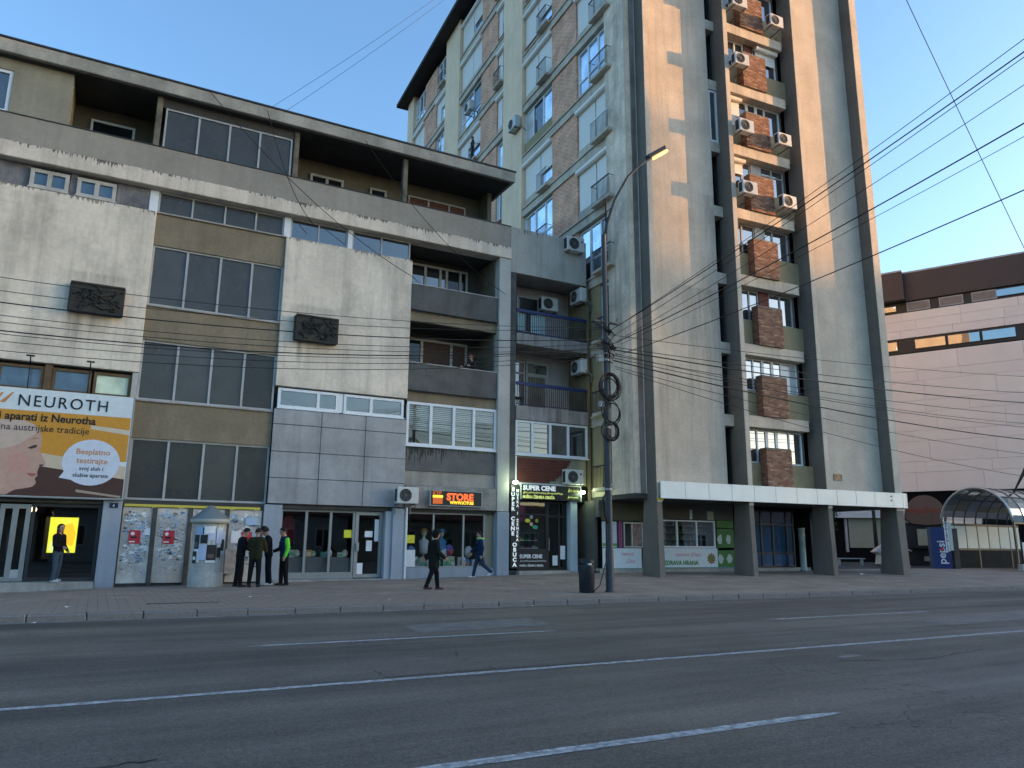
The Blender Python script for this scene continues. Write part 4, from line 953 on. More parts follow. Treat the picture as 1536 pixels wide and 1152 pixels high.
# ================================================================== SIGNS
ORG = plain('orange_field', (.62, .29, .03, 1), .5)
NB = thing('billboard', 'big hearing aid billboard with white header and orange background above the shop', 'billboard', (0, D-.15, 0))
bb = part('panel', plain('billboard_white', (.66, .74, .76, 1), .45), NB, (-6.6, .62, -.06, .06, 2.83, 6.1))
part('frame_edge', ALU, NB, (-6.64, .66, -.07, .07, 2.79, 2.828), (.622, .66, -.065, .065, 2.829, 6.12))
def flat(name, pts, y, mat, par): mb = MB(); mb.poly([(x, y, z) for x, z in pts]); return mb.build(name, mat, par)
flat('print', [(-6.6, 4.0), (.6, 4.0), (.6, 5.42), (-6.6, 5.42)], -.063, ORG, bb)
flat('print', [(-.5, 5.1), (.6, 5.02), (.6, 4.86), (-.5, 4.98)], -.066, plain('pale_stripe', (.62, .55, .42, 1)), bb)
flat('print', [(-6.6, 2.84), (.6, 2.84), (.6, 3.62), (-1.4, 3.95), (-6.6, 3.9)], -.0645, plain('dark_brown_print', (.07, .03, .02, 1)), bb)
flat('print', [(-1.8, 4.15), (.6, 3.85), (.6, 3.45), (-1.8, 3.75)], -.0655, plain('cream_print', (.6, .5, .36, 1)), bb)
flat('print', [(-.7, 3.0), (.55, 2.86), (.55, 2.92), (-.7, 3.08)], -.0655, plain('tan_print', (.4, .32, .25, 1)), bb)
# the pale face in profile at the left edge of the board
SK1 = plain('print_skin', (.52, .33, .25, 1)); SK2 = plain('print_skin_light', (.56, .44, .36, 1))
def smooth(pts, n=5):
    """Catmull-Rom through the points of an open outline"""
    q = [pts[0]]+pts+[pts[-1]]; out = []
    for i in range(1, len(q)-2):
        for k in range(n):
            t = k/n; out.append(tuple(.5*(2*q[i][d]+(q[i+1][d]-q[i-1][d])*t+(2*q[i-1][d]-5*q[i][d]+4*q[i+1][d]-q[i+2][d])*t*t+(3*q[i][d]-q[i-1][d]-3*q[i+1][d]+q[i+2][d])*t**3) for d in (0, 1)))
    return out+[pts[-1]]
prof = smooth([(-2.5, 2.86), (-2.3, 3.0), (-2.05, 3.06), (-1.86, 3.12), (-1.78, 3.24), (-1.82, 3.36), (-1.76, 3.45), (-1.78, 3.53), (-1.77, 3.62), (-1.74, 3.72), (-1.62, 3.78), (-1.6, 3.86), (-1.7, 4.05), (-1.78, 4.25), (-1.76, 4.42), (-1.8, 4.7), (-1.95, 4.95), (-2.25, 5.08), (-2.6, 5.1)])
flat('print', [(-4.4, 2.86)]+prof+[(-4.4, 5.1)], -.067, SK1, bb)
flat('print', smooth([(-4.4, 4.05), (-3.1, 4.15), (-2.5, 4.3), (-2.15, 4.55), (-1.9, 4.85), (-2.2, 5.08), (-2.6, 5.1), (-4.4, 5.1)]), -.068, SK2, bb)
flat('print', smooth([(-2.5, 3.55), (-2.2, 3.5), (-2.0, 3.65), (-2.05, 3.95), (-2.3, 4.1), (-2.55, 3.95), (-2.5, 3.55)]), -.0683, plain('print_cheek', (.56, .3, .24, 1)), bb)
flat('print', smooth([(-2.12, 4.28), (-1.98, 4.36), (-1.88, 4.38), (-1.9, 4.3), (-2.02, 4.25)]), -.069, plain('print_dark', (.05, .03, .03, 1)), bb)
flat('print', smooth([(-2.1, 4.52), (-1.96, 4.6), (-1.84, 4.58), (-1.96, 4.56)]), -.069, plain('print_brow', (.3, .2, .15, 1)), bb)
flat('print', smooth([(-2.05, 3.52), (-1.9, 3.52), (-1.79, 3.5), (-1.88, 3.42), (-2.0, 3.45)]), -.069, plain('print_lip', (.38, .12, .11, 1)), bb)
flat('print', smooth([(-1.76, 3.78), (-1.66, 3.8), (-1.64, 3.76), (-1.74, 3.73)]), -.069, plain('print_dark', (.05, .03, .03, 1)), bb)
flat('print', [(-4.4, 2.86), (-3.0, 2.86)]+smooth([(-2.75, 2.95), (-2.55, 3.15), (-2.55, 3.4), (-2.7, 3.55), (-3.0, 3.62)])+[(-4.4, 3.7)], -.0695, plain('print_hand', (.56, .35, .27, 1)), bb)
bub = plain('bubble_white', (.62, .68, .78, 1), .5)
pts = [(-.37+.8*math.cos(a*2*math.pi/40), 3.93+.72*math.sin(a*2*math.pi/40)) for a in range(40)]
flat('print', pts, -.071, bub, bb); flat('print', [(-1.08, 3.62), (-1.2, 3.42), (-.75, 3.35)], -.0712, bub, bb)
BK = plain('black_print', (.012, .014, .016, 1), .5); ORT = plain('orange_print', (.55, .24, .07, 1), .5)
def bt(body, size, x, z, m, bold=0., align='LEFT', xs=1., space=1., y=-.073): return text('lettering', body, m, bb, size, (x, y, z), bold=bold, align=align, ext=.001, xs=xs, space=space)
bt('NEUROTH', .5, -2.55, 5.56, BK, .002, space=1.2, xs=.93)
flat('print', [(-3.0, 5.62), (-2.86, 5.62), (-2.66, 5.95), (-2.7, 5.95)], -.066, ORT, bb); flat('print', [(-3.2, 5.62), (-3.08, 5.62), (-2.92, 5.92), (-2.98, 5.92)], -.066, ORT, bb)
bt('Slušni aparati iz Neurotha', .335, -.38, 5.12, BK, .008, 'RIGHT', .92); bt('115 godina austrijske tradicije', .3, -.52, 4.8, BK, 0, 'RIGHT', .92)
bt('Besplatno', .24, -.35, 4.18, ORT, .004, 'CENTER'); bt('testirajte', .24, -.35, 3.9, ORT, .004, 'CENTER'); bt('svoj sluh i', .17, -.35, 3.68, BK, .003, 'CENTER'); bt('slušne aparate', .17, -.35, 3.47, BK, .003, 'CENTER')
NS = thing('house_number_plate', 'small dark blue house number plate on the pale pier', 'sign', (.28, D-.055, 2.55))
part('plate', plain('enamel_blue', (.01, .02, .06, 1), .3), NS, (0, .24, -.01, .0, 0, .16)); text('lettering', '4', WPAPER, NS, .13, (.08, -.012, .03), ext=.001)
for x in (-2.35, -.72):
    fl = thing('wall_spotlight', 'thin black spotlight arm above the billboard, %s' % ('left of the pair' if x < -1 else 'right of the pair'), 'lamp', (x, D-.16, 6.1))
    mb = MB(); mb.tube([(0, 0, 0), (0, -.02, .75)], .018); mb.tube([(0, -.02, .75), (0, -.35, .98)], .018); mb.box(-.11, .11, -.38, -.3, .96, 1.0); mb.build('arm', BLACKM, fl)
def emis(name, col, s):
    return plain(name, col, .5, emit=s)
KT = thing('shop_sign', 'black lightbox sign with orange STORE lettering above the toy shop window', 'sign', (11.07, D-.09, 2.95))
part('box', BLACKM, KT, (.03, 2.17, -.16, 0, .03, .57)); part('frame', MULL, KT, (0, 2.2, -.165, 0, .0, .028), (0, 2.2, -.165, 0, .572, .6), (0, .028, -.165, 0, .029, .571), (2.172, 2.2, -.165, 0, .029, .571))
OR1 = emis('lit_orange', (.8, .13, .03, 1), .25); YE1 = emis('lit_yellow', (.8, .5, .03, 1), .35); OR2 = emis('lit_dull_orange', (.55, .11, .02, 1), .15)
text('lettering', 'STORE', OR1, KT, .36, (.68, -.166, .24), bold=.018, xs=1.05); text('lettering', 'WWW.KTP.RS', YE1, KT, .16, (.82, -.166, .09), bold=.007, xs=.98)
text('lettering', 'KTP', OR2, KT, .17, (.1, -.166, .43), bold=.005, xs=1.2); part('emblem', YE1, KT, (.1, .52, -.168, -.161, .31, .41)); part('emblem', OR2, KT, (.11, .51, -.168, -.161, .08, .3))
WL = emis('lit_white_letters', (.7, .75, .75, 1), .12); YG = emis('lit_yellow_letters', (.65, .72, .2, 1), .15)
def squiggle(par, m, x0, x1, y, z, h_, seed):
    """script lettering too blurred to read: one looping painted stroke"""
    rd = random.Random(seed); mb = MB(); pts = [(x0, z-h_*.8), (x0+.05, z+h_*1.6), (x0+.03, z-h_)]; x = x0+.09
    while x < x1: pts.append((x, z+h_*rd.uniform(.3, 1.))); pts.append((x+.03, z-h_*rd.uniform(.2, .7))); x += .055
    mb.tube([(a, y, b_) for a, b_ in pts], .013, 5); mb.build('script_stroke', m, par)
SCN = thing('shop_sign', 'black sign with white lettering over the shoe shop door', 'sign', (15.06, D-.1, 3.34))
part('box', BLACKM, SCN, (.0, 2.86, -.12, .1, 0, .6)); part('frame', MULL, SCN, (-.03, 2.89, -.125, .1, .6, .64), (2.86, 2.89, -.125, .1, 0, .6), (-.03, 0, -.125, .1, 0, .6))
text('lettering', 'SUPER CENE', WL, SCN, .26, (.07, -.122, .385), bold=.012, xs=1.07); squiggle(SCN, YG, .08, 1.95, -.123, .27, .05, 5); text('lettering', 'MUŠKA I ŽENSKA OBUĆA', YG, SCN, .16, (.05, -.122, .05), bold=.006, xs=.82); squiggle(SCN, YG, 2.24, 2.75, -.123, .42, .07, 6); squiggle(SCN, YG, 2.22, 2.7, -.123, .14, .05, 7)
VS = thing('shop_sign', 'tall narrow black sign with vertical white lettering beside the shoe shop', 'sign', (14.6, D-.1, .6))
part('box', BLACKM, VS, (0, .42, -.06, .1, 0, 3.3))
for i, ch in enumerate('SUPER CENE OBUCA'):
    if ch != ' ': text('lettering', ch, WL, VS, .21, (.1 if i < 11 else .19, -.062, 3.05-i*.195-(.05 if i > 10 else 0)), bold=.01, align='CENTER', xs=1.15)
for i, ch in enumerate('MUŠKA I ŽENSKA'):
    if ch != ' ': text('lettering', ch, WL, VS, .15, (.31, -.062, 3.02-i*.15), bold=.006, align='CENTER')
LB = thing('window_sticker', 'black film with white lettering across the bottom of the shoe shop window', 'sticker', (15.04, D+.06, .55))
part('film', BLACKM, LB, (0, 1.42, 0, .012, 0, .72)); text('lettering', 'SUPER CENE', WPAPER, LB, .2, (.1, -.003, .45), bold=.009, xs=.95); squiggle(LB, WPAPER, .12, 1.32, -.004, .33, .035, 8); text('lettering', 'MUŠKA I ŽENSKA OBUĆA', WPAPER, LB, .1, (.1, -.003, .12), bold=.004, xs=.96)
LAMPG = emis('lit_lamp_glass', (.85, 1, .75, 1), 4)
for x, z, lab in ((14.74, 4.0, 'lit white lamp on top of the vertical shoe shop sign'), (17.98, 3.72, 'lit white lamp at the right end of the shoe shop sign')):
    t = thing('sign_lamp', lab, 'lamp', (x, D-.28, z)); mb = MB(); mb.ball((0, 0, 0), (.13, .09, .07)); mb.build('glass', LAMPG, t); mb = MB(); mb.tube([(0, .02, .03), (0, .28, .03)], .02); mb.build('bracket', BLACKM, t)
    pl = bpy.data.lights.new('sign_lamp_light', 'POINT'); pl.energy = 4; pl.color = (.75, 1, .6); pl.shadow_soft_size = .08
    po = bpy.data.objects.new('sign_lamp_light', pl); COL.objects.link(po); po.parent = t; po.location = (0, -.16, -.05)
SCR = thing('lit_screen', 'glowing yellow advertising screen inside the hearing aid shop', 'screen', (-1.32, D+1.0, 1.15))
part('housing', BLACKM, SCR, (-.02, .8, 0, .08, -.02, 1.12)); part('picture', emis('yellow_screen', (.7, .68, .03, 1), .35), SCR, (0, .78, -.006, -.001, 0, 1.1))
flat('picture', [(.1, .5), (.35, .85), (.62, .95), (.75, .6), (.7, .2), (.45, .25)], -.009, emis('orange_screen', (.85, .45, .02, 1), .35), SCR); flat('picture', [(.05, .05), (.3, .05), (.25, .3), (.08, .35)], -.009, emis('pale_screen', (.6, .8, .25, 1), .35), SCR)
part('picture', emis('dull_screen', (.5, .5, .05, 1), .6), SCR, (.2, .6, -.01, -.0095, 1.0, 1.04), (.15, .65, -.01, -.0095, .93, .96))
bl = thing('ceiling_lamp', 'small glowing ceiling bulb inside the hearing aid shop', 'lamp', (-1.85, D+1.6, 2.5)); mb = MB(); mb.ball((0, 0, 0), .09); mb.build('bulb', emis('warm_bulb', (1, .75, .4, 1), 1.2), bl); mb = MB(); mb.tube([(0, 0, .05), (0, 0, .34)], .01); mb.build('cord', BLACKM, bl)

# ================================================================== LAMP POST AND CABLES
PX, PY = 13.62, 19.2
PZ = zp(PX, PY)
LPM = surf('lamp_post_paint', (.05, .053, .058, 1), .2, 2, rough=.5, streak=.3, dirt=(.12, .11, .1, 1))
LP = thing('street_lamp', 'tall dark grey street lamp post with curved arm and a lit head at the kerb', 'lamp', (PX, PY, PZ))
MB().lathe([(.16, 0), (.16, .03), (.125, .05), (.125, 1.2), (.11, 1.25), (.105, 6), (.085, 6.1), (.08, 11.3), (.0, 11.35)], n=14).build('post', LPM, LP)
mb = MB(); mb.tube([(.0, 0, 11.0), (.12, -.02, 11.7), (.42, -.05, 12.6), (.95, -.09, 13.55), (1.45, -.12, 14.1), (1.95, -.15, 14.5)], [.06, .055, .05, .045, .04, .038], 8)
mb.tube([(.02, 0, 12.55), (.1, 0, 12.6), (.1, 0, 11.1)], .03); mb.tube([(.08, 0, 12.1), (.34, -.03, 12.35)], .02); mb.build('arm', LPM, LP)
hd = MB(); hd.prism([(1.8, -.26, 14.42), (2.5, -.3, 14.93), (2.5, -.02, 14.93), (1.8, -.05, 14.42)], (-.04, 0, .13)); hd.build('lamp_head', BLACKM, LP)
gl = MB(); gl.prism([(2.06, -.25, 14.565), (2.56, -.28, 14.93), (2.56, -.05, 14.93), (2.06, -.07, 14.565)], (.04, 0, -.07)); gl.build('lamp_glass', emis('lit_street_lamp', (1, .42, .07, 1), 1.6), LP)
pl = bpy.data.lights.new('street_lamp_light', 'SPOT'); pl.energy = 120; pl.color = (1, .7, .35); pl.spot_size = R(120); pl.shadow_soft_size = .15
po = bpy.data.objects.new('street_lamp_light', pl); COL.objects.link(po); po.parent = LP; po.location = (2.35, -.16, 14.6)
for z in (7.05, 7.25, 4.9, 3.0): MB().lathe([(.12, 0), (.12, .06)], (0, 0, z), 14).build('clamp', ALU, LP)
part('junction_box', plain('grey_box', (.3, .31, .32, 1)), LP, (-.32, -.1, -.05, .1, 7.0, 7.28), (-.3, -.12, -.06, .06, 5.55, 5.75), b=.015)
mb = MB(); mb.box(-.45, .55, -.04, .04, 8.3, 8.36); mb.box(-.3, .4, -.04, .04, 7.5, 7.56); mb.build('cross_arm', DGREY, LP)
CAB = plain('black_cable', (.012, .012, .013, 1), .6)
random.seed(14); mb = MB()
for cz_, r_, n_ in ((6.2, .36, 9), (5.4, .3, 3), (4.85, .26, 5)):
    for k in range(n_):
        rr = r_*random.uniform(.82, 1.05); ox, oz = random.uniform(-.06, .12), random.uniform(-.08, .08)
        mb.tube([(ox+rr*math.cos(a*math.pi/10)*(1.05), -.14-.02*(k % 4), cz_+oz+rr*1.12*math.sin(a*math.pi/10)) for a in range(20)], .018, 5, closed=True)
for k in range(16):
    z0 = random.uniform(7.1, 8.4); mb.tube([(random.uniform(-.35, .1), random.uniform(-.2, .1), z0), (random.uniform(-.2, .3), -.15, z0-random.uniform(.1, .5)), (random.uniform(0, .5), random.uniform(-.2, .1), z0-random.uniform(-.2, .4))], .016, 5)
mb.build('coiled_cable', CAB, LP)
mb = MB(); mb.tube([(-.1, -.11, 2.95), (-.3, -.14, 2.75), (-.22, -.12, 2.3), (-.14, -.12, 2.0)], .03); mb.tube([(-.12, -.1, 2.2), (-.16, -.1, 1.0), (-.45, -.12, .2), (-.7, -.12, .02)], .014); mb.build('loose_cable', CAB, LP)
def cable(p0, p1, sag, r=.011, name='cable', label='', group='', n=26):
    p0, p1 = Vector(p0), Vector(p1); mb = MB()
    pts = [p0.lerp(p1, i/n)-Vector((0, 0, sag*4*(i/n)*(1-i/n))) for i in range(n+1)]
    mb.tube([p-p0 for p in pts], r, 4, caps=False); o = mb.build(name, CAB, None, p0[:]); tag(o, label, 'cable', group); return o
tz = PZ
for i, (za, zl) in enumerate(((8.3, 7.11), (8.25, 6.83), (7.9, 6.59), (7.75, 6.25), (7.6, 6.12), (7.6, 5.95), (7.55, 5.83), (7.4, 5.69), (7.3, 5.5))):
    sag = (za+.1+za)/2-zl; cable((PX-.1, PY-.03*i, za), (-20, PY+.2*(i % 3-1), za+.2), sag+.05, .014 if i in (2, 5) else .008, label='black cable running left from the lamp post, %s from top at the left edge' % ORD[i], group='overhead cables leading left')
for i, (zb, zy6, x6, r_) in enumerate(((8.35, 10.5, 13.1, .009), (8.4, 10.3, 13.1, .015), (8.2, 10.2, 13.05, .009), (8.0, 9.7, 13., .008), (8.0, 8.95, 12.85, .015), (7.9, 9.0, 13.3, .007), (7.6, 7.65, 12.5, .012))):
    k = (PY+9)/(PY-6); cable((PX+.12+.05*i, PY-.06*i, zb-.15), (PX+(x6-PX)*k, -9, zb+(zy6-zb)*k+.5), .55, r_, label='black cable from the lamp post to the upper right, %s at the right edge' % ORD[i], group='overhead cables crossing the road')
for i, (za, z37, r_) in enumerate(((8.3, 9.6, .01), (7.9, 8.9, .012), (7.8, 8.5, .022), (7.6, 8.0, .012), (7.5, 7.5, .012), (7.4, 7.0, .022), (7.2, 6.4, .01), (7.6, 7.9, .01), (7.1, 5.5, .01))):
    k = (52-PX)/(37-PX); cable((PX+.1, PY-.05*i, za-.2), (52, PY-.2+.15*i, za+(z37-za)*k+.4), .45+.06*i, r_, label='black cable running right past the tower, %s from top at the right edge' % ORD[[0,1,2,3,5,6,7,4,8][i]], group='overhead cables leading right')
cable((5.2, 48, 27.7), (21, 48, 45.4), .3, .012, label='thin wire in the sky rising from the roof to the tower, upper of two', group='')
cable((6.3, 48, 27.8), (21.6, 48, 45.5), .3, .012, label='thin wire in the sky rising from the roof to the tower, lower of two', group='')
cable((46.6, 30, 45.7), (63.5, 30, 19.9), .2, .03, label='single faint wire crossing the sky above the shopping centre', group='')
for i, (x0, x1, z0_) in enumerate(((3.2, 10.1, 17.5), (5.2, 6.0, 17.4), (9.0, 14.2, 17.2))):
    cable((x0-1.2, D-.35, z0_), (x1, D-.25, 11.9 if i != 1 else 13.3), .6, .014, label=('sagging wire from the roof edge down to the upper loggia', 'short wire hanging down over the grey terrace parapet', 'slanting wire from the terrace roof to the pale corner pilaster')[i], group='')
LBIN = thing('litter_bin', 'dark cylindrical litter bin with open mouth standing by the lamp post', 'bin', (12.86, 19.3, zp(12.9, 19.3)))
BINM = surf('bin_plastic', (.022, .025, .03, 1), .2, 3, rough=.45)
MB().lathe([(0, .0), (.2, 0), (.22, .03), (.24, .74), (.24, .78), (.225, .8), (.0, .8)], n=20).build('body', BINM, LBIN); MB().lathe([(.235, 0), (.235, .07), (.2, .12), (0, .14)], (0, 0, .84), 20).build('hood', BINM, LBIN)
for a in (.8, 2.4, 4.0, 5.6): part('hood_post', BINM, LBIN, (.19*math.cos(a)-.03, .19*math.cos(a)+.03, .19*math.sin(a)-.03, .19*math.sin(a)+.03, .79, .85))
mb = MB(); mb.ball((-.02, -.17, .81), (.08, .07, .06)); mb.build('rubbish_bag', plain('white_plastic', (.6, .62, .62, 1)), LBIN)
for k in range(5): MB().lathe([(.2405+.001*0, 0), (.248, .008), (.2405, .016)], (0, 0, .18+k*.12), 20).build('rib', BINM, LBIN)
# advertising column
AC_ = thing('advertising_column', 'round grey advertising column with conical roof covered in notices', 'column', (3.15, 26.15, zp(3.15, 26.15)))
ADM = surf('column_concrete', (.42, .4, .36, 1), .25, 1.6, streak=.3, rough=.7, dirt=(.12, .12, .11, 1)); ADR = surf('zinc_cone', (.22, .26, .27, 1), .12, 2, rough=.4, metal=.3)
MB().lathe([(.52, 0), (.52, .42), (.505, .43), (.5, .44), (.5, 1.95), (0, 1.95)], n=40).build('shaft', ADM, AC_); MB().lathe([(.56, 1.95), (.58, 1.98), (.6, 2.06), (.57, 2.09)], n=40).build('cornice', plain('pale_cornice', (.42, .43, .38, 1)), AC_); MB().lathe([(.6, 2.07), (.57, 2.11), (.06, 2.5), (0, 2.51)], n=40).build('roof', ADR, AC_)
def wrap(name, a0, a1, z0, z1, m, rad=.503):
    mb = MB(); n = 5; va = [(rad*math.cos(R(a0+(a1-a0)*i/n)), rad*math.sin(R(a0+(a1-a0)*i/n))) for i in range(n+1)]
    for i in range(n): mb.poly([(va[i][0], va[i][1], z0), (va[i+1][0], va[i+1][1], z0), (va[i+1][0], va[i+1][1], z1), (va[i][0], va[i][1], z1)])
    return mb.build(name, m, AC_)
LB_ = plain('light_blue_notice', (.3, .45, .65, 1)); LW = plain('bluish_notice', (.48, .54, .68, 1)); GP = plain('green_white_notice', (.5, .58, .52, 1)); KP = plain('black_notice', (.018, .018, .02, 1)); BRP = plain('brown_notice', (.14, .09, .07, 1))
for n_, (a0, a1, z0, z1, m) in enumerate(((186, 340, .95, 1.88, plain('weathered_paste', (.5, .5, .47, 1), .85)), (230, 318, .9, 1.86, GP), (300, 335, 1.0, 1.7, LW), (310, 330, 1.1, 1.45, KP), (200, 222, .75, 1.3, WPAPER), (205, 228, 1.5, 1.82, LB_), (228, 232, 1.6, 1.8, KP), (233, 268, 1.6, 1.84, WPAPER), (198, 218, 1.15, 1.58, KP), (201, 212, 1.2, 1.36, BRP), (222, 246, 1.32, 1.58, KP), (247, 272, 1.42, 1.64, LW), (218, 245, .82, 1.3, LW), (246, 278, .8, 1.28, KP), (250, 270, .88, 1.0, BRP), (244, 276, .74, .81, WPAPER), (275, 297, 1.32, 1.8, LW), (280, 296, .9, 1.2, KP), (195, 212, .72, 1.08, KP), (198, 209, .82, .92, WPAPER))):
    wrap('notice', a0+(14 if n_ > 3 else 0), a1+(14 if n_ > 3 else 0), z0, z1, m, .502+.0012*n_)

# ================================================================== PEOPLE
def capsule(mb, a, b_, ra, rb, n=10):
    a, b_ = Vector(a), Vector(b_); d = b_-a
    if d.length < 1e-5: d = Vector((0, 0, .001))
    t = d.normalized(); u = t.cross(Vector((.31, .77, .55))).normalized(); v = t.cross(u)
    rings = []
    for i in range(5): s_ = -math.pi/2+math.pi/2*i/4; rings.append((a+t*(ra*math.sin(s_)), max(1e-4, ra*math.cos(s_))))
    for i in range(5): s_ = math.pi/2*i/4; rings.append((b_+t*(rb*math.sin(s_)), max(1e-4, rb*math.cos(s_))))
    vs = []; fs = []
    for c, r_ in rings:
        for j in range(n): an = 2*math.pi*j/n; vs.append(c+(u*math.cos(an)+v*math.sin(an))*r_)
    for i in range(len(rings)-1):
        for j in range(n): fs.append((i*n+j, i*n+(j+1) % n, (i+1)*n+(j+1) % n, (i+1)*n+j))
    fs.append(list(range(n))[::-1]); fs.append(list(range((len(rings)-1)*n, len(rings)*n))); mb.add(vs, fs)
SKIN = plain('skin', (.42, .25, .18, 1), .6, var=.04); EYE = plain('eye_dark', (.02, .015, .012, 1), .4); LIP = plain('lips', (.3, .12, .1, 1), .6)
HAIR = surf('dark_hair', (.012, .01, .009, 1), .3, 20, rough=.6, bump=.5, bscale=90)
def person(label, loc, heading, mats, pose, height=1.76, hair='short', bulk=1., kids=None, name='person'):
    """mats: top, legs, shoes, sleeve colours. pose: dict of joint angles in degrees (forward positive), +x is forward"""
    top, legs, shoe = mats[0], mats[1], mats[2]; slv = mats[3] if len(mats) > 3 else top; slr = mats[4] if len(mats) > 4 else slv
    slots = [SKIN, top, legs, shoe, slv, slr, EYE, LIP]
    t = thing(name, label, 'person', loc, heading); s = height/1.76; caps = []
    def C(a, b_, ra, rb, m): caps.append((Vector(a)*s, Vector(b_)*s, ra*s, rb*s, m))
    lean = R(pose.get('lean', 0)); hip = Vector((0, 0, .92+pose.get('dz', 0)))
    ax = Vector((math.sin(lean), 0, math.cos(lean)))
    def up_(h, y=0, x=0): return hip+ax*h+Vector((x*math.cos(lean), y, -x*math.sin(lean)))
    # torso: overlapping wide capsules
    k = bulk
    for y in (-.07, .07): C(up_(-.02, y), up_(.16, y), .105*k, .1*k, 2 if y == 9 else 1)
    C(up_(-.06, -.07), up_(-.05, .07), .11, .11, 2)
    for y in (-.085, .085): C(up_(.16, y), up_(.42, y, .0), .1*k, .105*k, 1)
    C(up_(.46, -.15), up_(.46, .15), .084*k, .084*k, 1)
    if pose.get('coat'):
        for y in (-.07, .07): C(up_(-.22, y), up_(.05, y), .12*k, .11*k, 1)
    else: C(up_(-.03, -.085), up_(-.03, .085), .088*k, .088*k, 1); C(up_(.36, -.1, .03), up_(.36, .1, .03), .1*k, .1*k, 1)
    C(up_(.5), up_(.6, 0, .015), .058, .052, 0)
    # head
    nod = R(pose.get('nod', 0))+lean; ha = Vector((math.sin(nod), 0, math.cos(nod))); hf = Vector((math.cos(nod), 0, -math.sin(nod)))
    hb = up_(.58, 0, .015); hc = hb+ha*.135+hf*.012; yaw_ = R(pose.get('look', 0)); hl = Vector((-math.sin(yaw_), math.cos(yaw_), 0)); hf = (Matrix.Rotation(yaw_, 3, 'Z') @ hf)
    C(hc+ha*.03-hf*.015, hc+ha*.04-hf*.01, .098, .094, 0); C(hc-ha*.05+hf*.02, hc-ha*.075+hf*.035, .075, .052, 0); C(hc+hf*.09-ha*.0, hc+hf*.106-ha*.025, .012, .016, 0)
    for y in (-1, 1):
        C(hc+hl*y*.094-hf*.005+ha*.0, hc+hl*y*.1-hf*.008-ha*.03, .018, .014, 0); C(hc+hf*.083+hl*y*.034+ha*.012, hc+hf*.084+hl*y*.036+ha*.012, .013, .013, 6)
    C(hc+hf*.082-ha*.058-hl*.02, hc+hf*.082-ha*.058+hl*.02, .011, .011, 7)
    # arms
    for sd, nm in ((-1, 'R'), (1, 'L')):
        sp, el, ab, inw = pose.get('arm'+nm, (8, 15, 8, 0)); sh = up_(.455, sd*.185)
        d1 = Vector((math.sin(R(sp)), sd*math.sin(R(ab)), -math.cos(R(sp)))).normalized(); e = sh+d1*.28
        d2 = Vector((math.sin(R(sp+el)), -sd*math.sin(R(inw)), -math.cos(R(sp+el)))).normalized(); wr = e+d2*.25
        m = 4 if sd > 0 else 5
        C(sh, e, .068*k, .058*k, m); C(e, wr-d2*.015, .057*k, .044*k, m)
        side = d2.cross(Vector((0, sd, .2))).normalized(); pal = wr+d2*.07; nrm = d2.cross(side)
        C(wr, pal, .028, .034, 0); C(wr+side*.015+d2*.03, pal+side*.012, .024, .024, 0); C(wr-side*.015+d2*.03, pal-side*.012, .024, .024, 0)
        for q in range(4):
            o_ = side*(.03-.02*q); L = (.03, .036, .034, .026)[q]; f0 = pal+o_+d2*.012; f1 = f0+d2*L+nrm*.006*sd; f2 = f1+(d2*.7+nrm*sd*.6).normalized()*L*.9
            C(f0, f1, .0095, .0088, 0); C(f1, f2, .0088, .0078, 0)
        th = wr+d2*.03+side*.03; C(th, th+side*.028+d2*.022, .0115, .0105, 0); C(th+side*.028+d2*.022, th+side*.03+d2*.05, .0105, .009, 0)
    # legs
    for sd, nm in ((-1, 'R'), (1, 'L')):
        hp, kn, ab = pose.get('leg'+nm, (0, 0, 2)); j = hip+Vector((0, sd*.088, -.03))
        d1 = Vector((math.sin(R(hp)), sd*math.sin(R(ab)), -math.cos(R(hp)))).normalized(); kq = j+d1*.42
        d2 = Vector((math.sin(R(hp-kn)), sd*math.sin(R(ab))*.5, -math.cos(R(hp-kn)))).normalized(); an = kq+d2*.40
        C(j, kq, .102*pose.get('trs', 1), .078*pose.get('trs', 1), 2); C(kq, an, .078*pose.get('trs', 1), .06*pose.get('trs', 1), 2)
        ft = R(pose.get('foot'+nm, 0)); fd = Vector((math.cos(ft), 0, -math.sin(ft))); 
        C(an-fd*.05+Vector((0, 0, -.045)), an+fd*.13+Vector((0, 0, -.055)), .04, .036, 3); C(an+fd*.13+Vector((0, 0, -.055)), an+fd*.17+Vector((0, 0, -.06)), .036, .028, 3); C(an, an-Vector((0, 0, .03)), .042, .045, 3)
    mb = MB()
    for a, b_, ra, rb, m in caps: capsule(mb, a, b_, ra, rb)
    me = mb.mesh('body', SKIN); o = ob('body', me, None)
    rm = o.modifiers.new('r', 'REMESH'); rm.mode = 'VOXEL'; rm.voxel_size = .0095*s; rm.use_smooth_shade = True
    sm = o.modifiers.new('s', 'SMOOTH'); sm.factor = .5; sm.iterations = 2
    bpy.context.view_layer.update(); dg = bpy.context.evaluated_depsgraph_get()
    nm_ = bpy.data.meshes.new_from_object(o.evaluated_get(dg)); bpy.data.objects.remove(o)
    zmin = min(v.co.z for v in nm_.vertices)
    nf = len(nm_.polygons); cen_ = np.zeros(nf*3); nm_.polygons.foreach_get('center', cen_); cen_ = cen_.reshape(-1, 3); best = np.full(nf, 9.); mi = np.zeros(nf, int)
    for a, b_, ra, rb, m in caps:
        a_ = np.array(a); d = np.array(b_)-a_; L2 = max(d@d, 1e-9); tt = np.clip(((cen_-a_)@d)/L2, 0, 1)
        ds = np.linalg.norm(cen_-a_-tt[:, None]*d, axis=1)-(ra+(rb-ra)*tt)
        if m in (6, 7): ds -= .004
        up2 = ds < best; best[up2] = ds[up2]; mi[up2] = m
    nm_.materials.clear()
    for m in slots: nm_.materials.append(m)
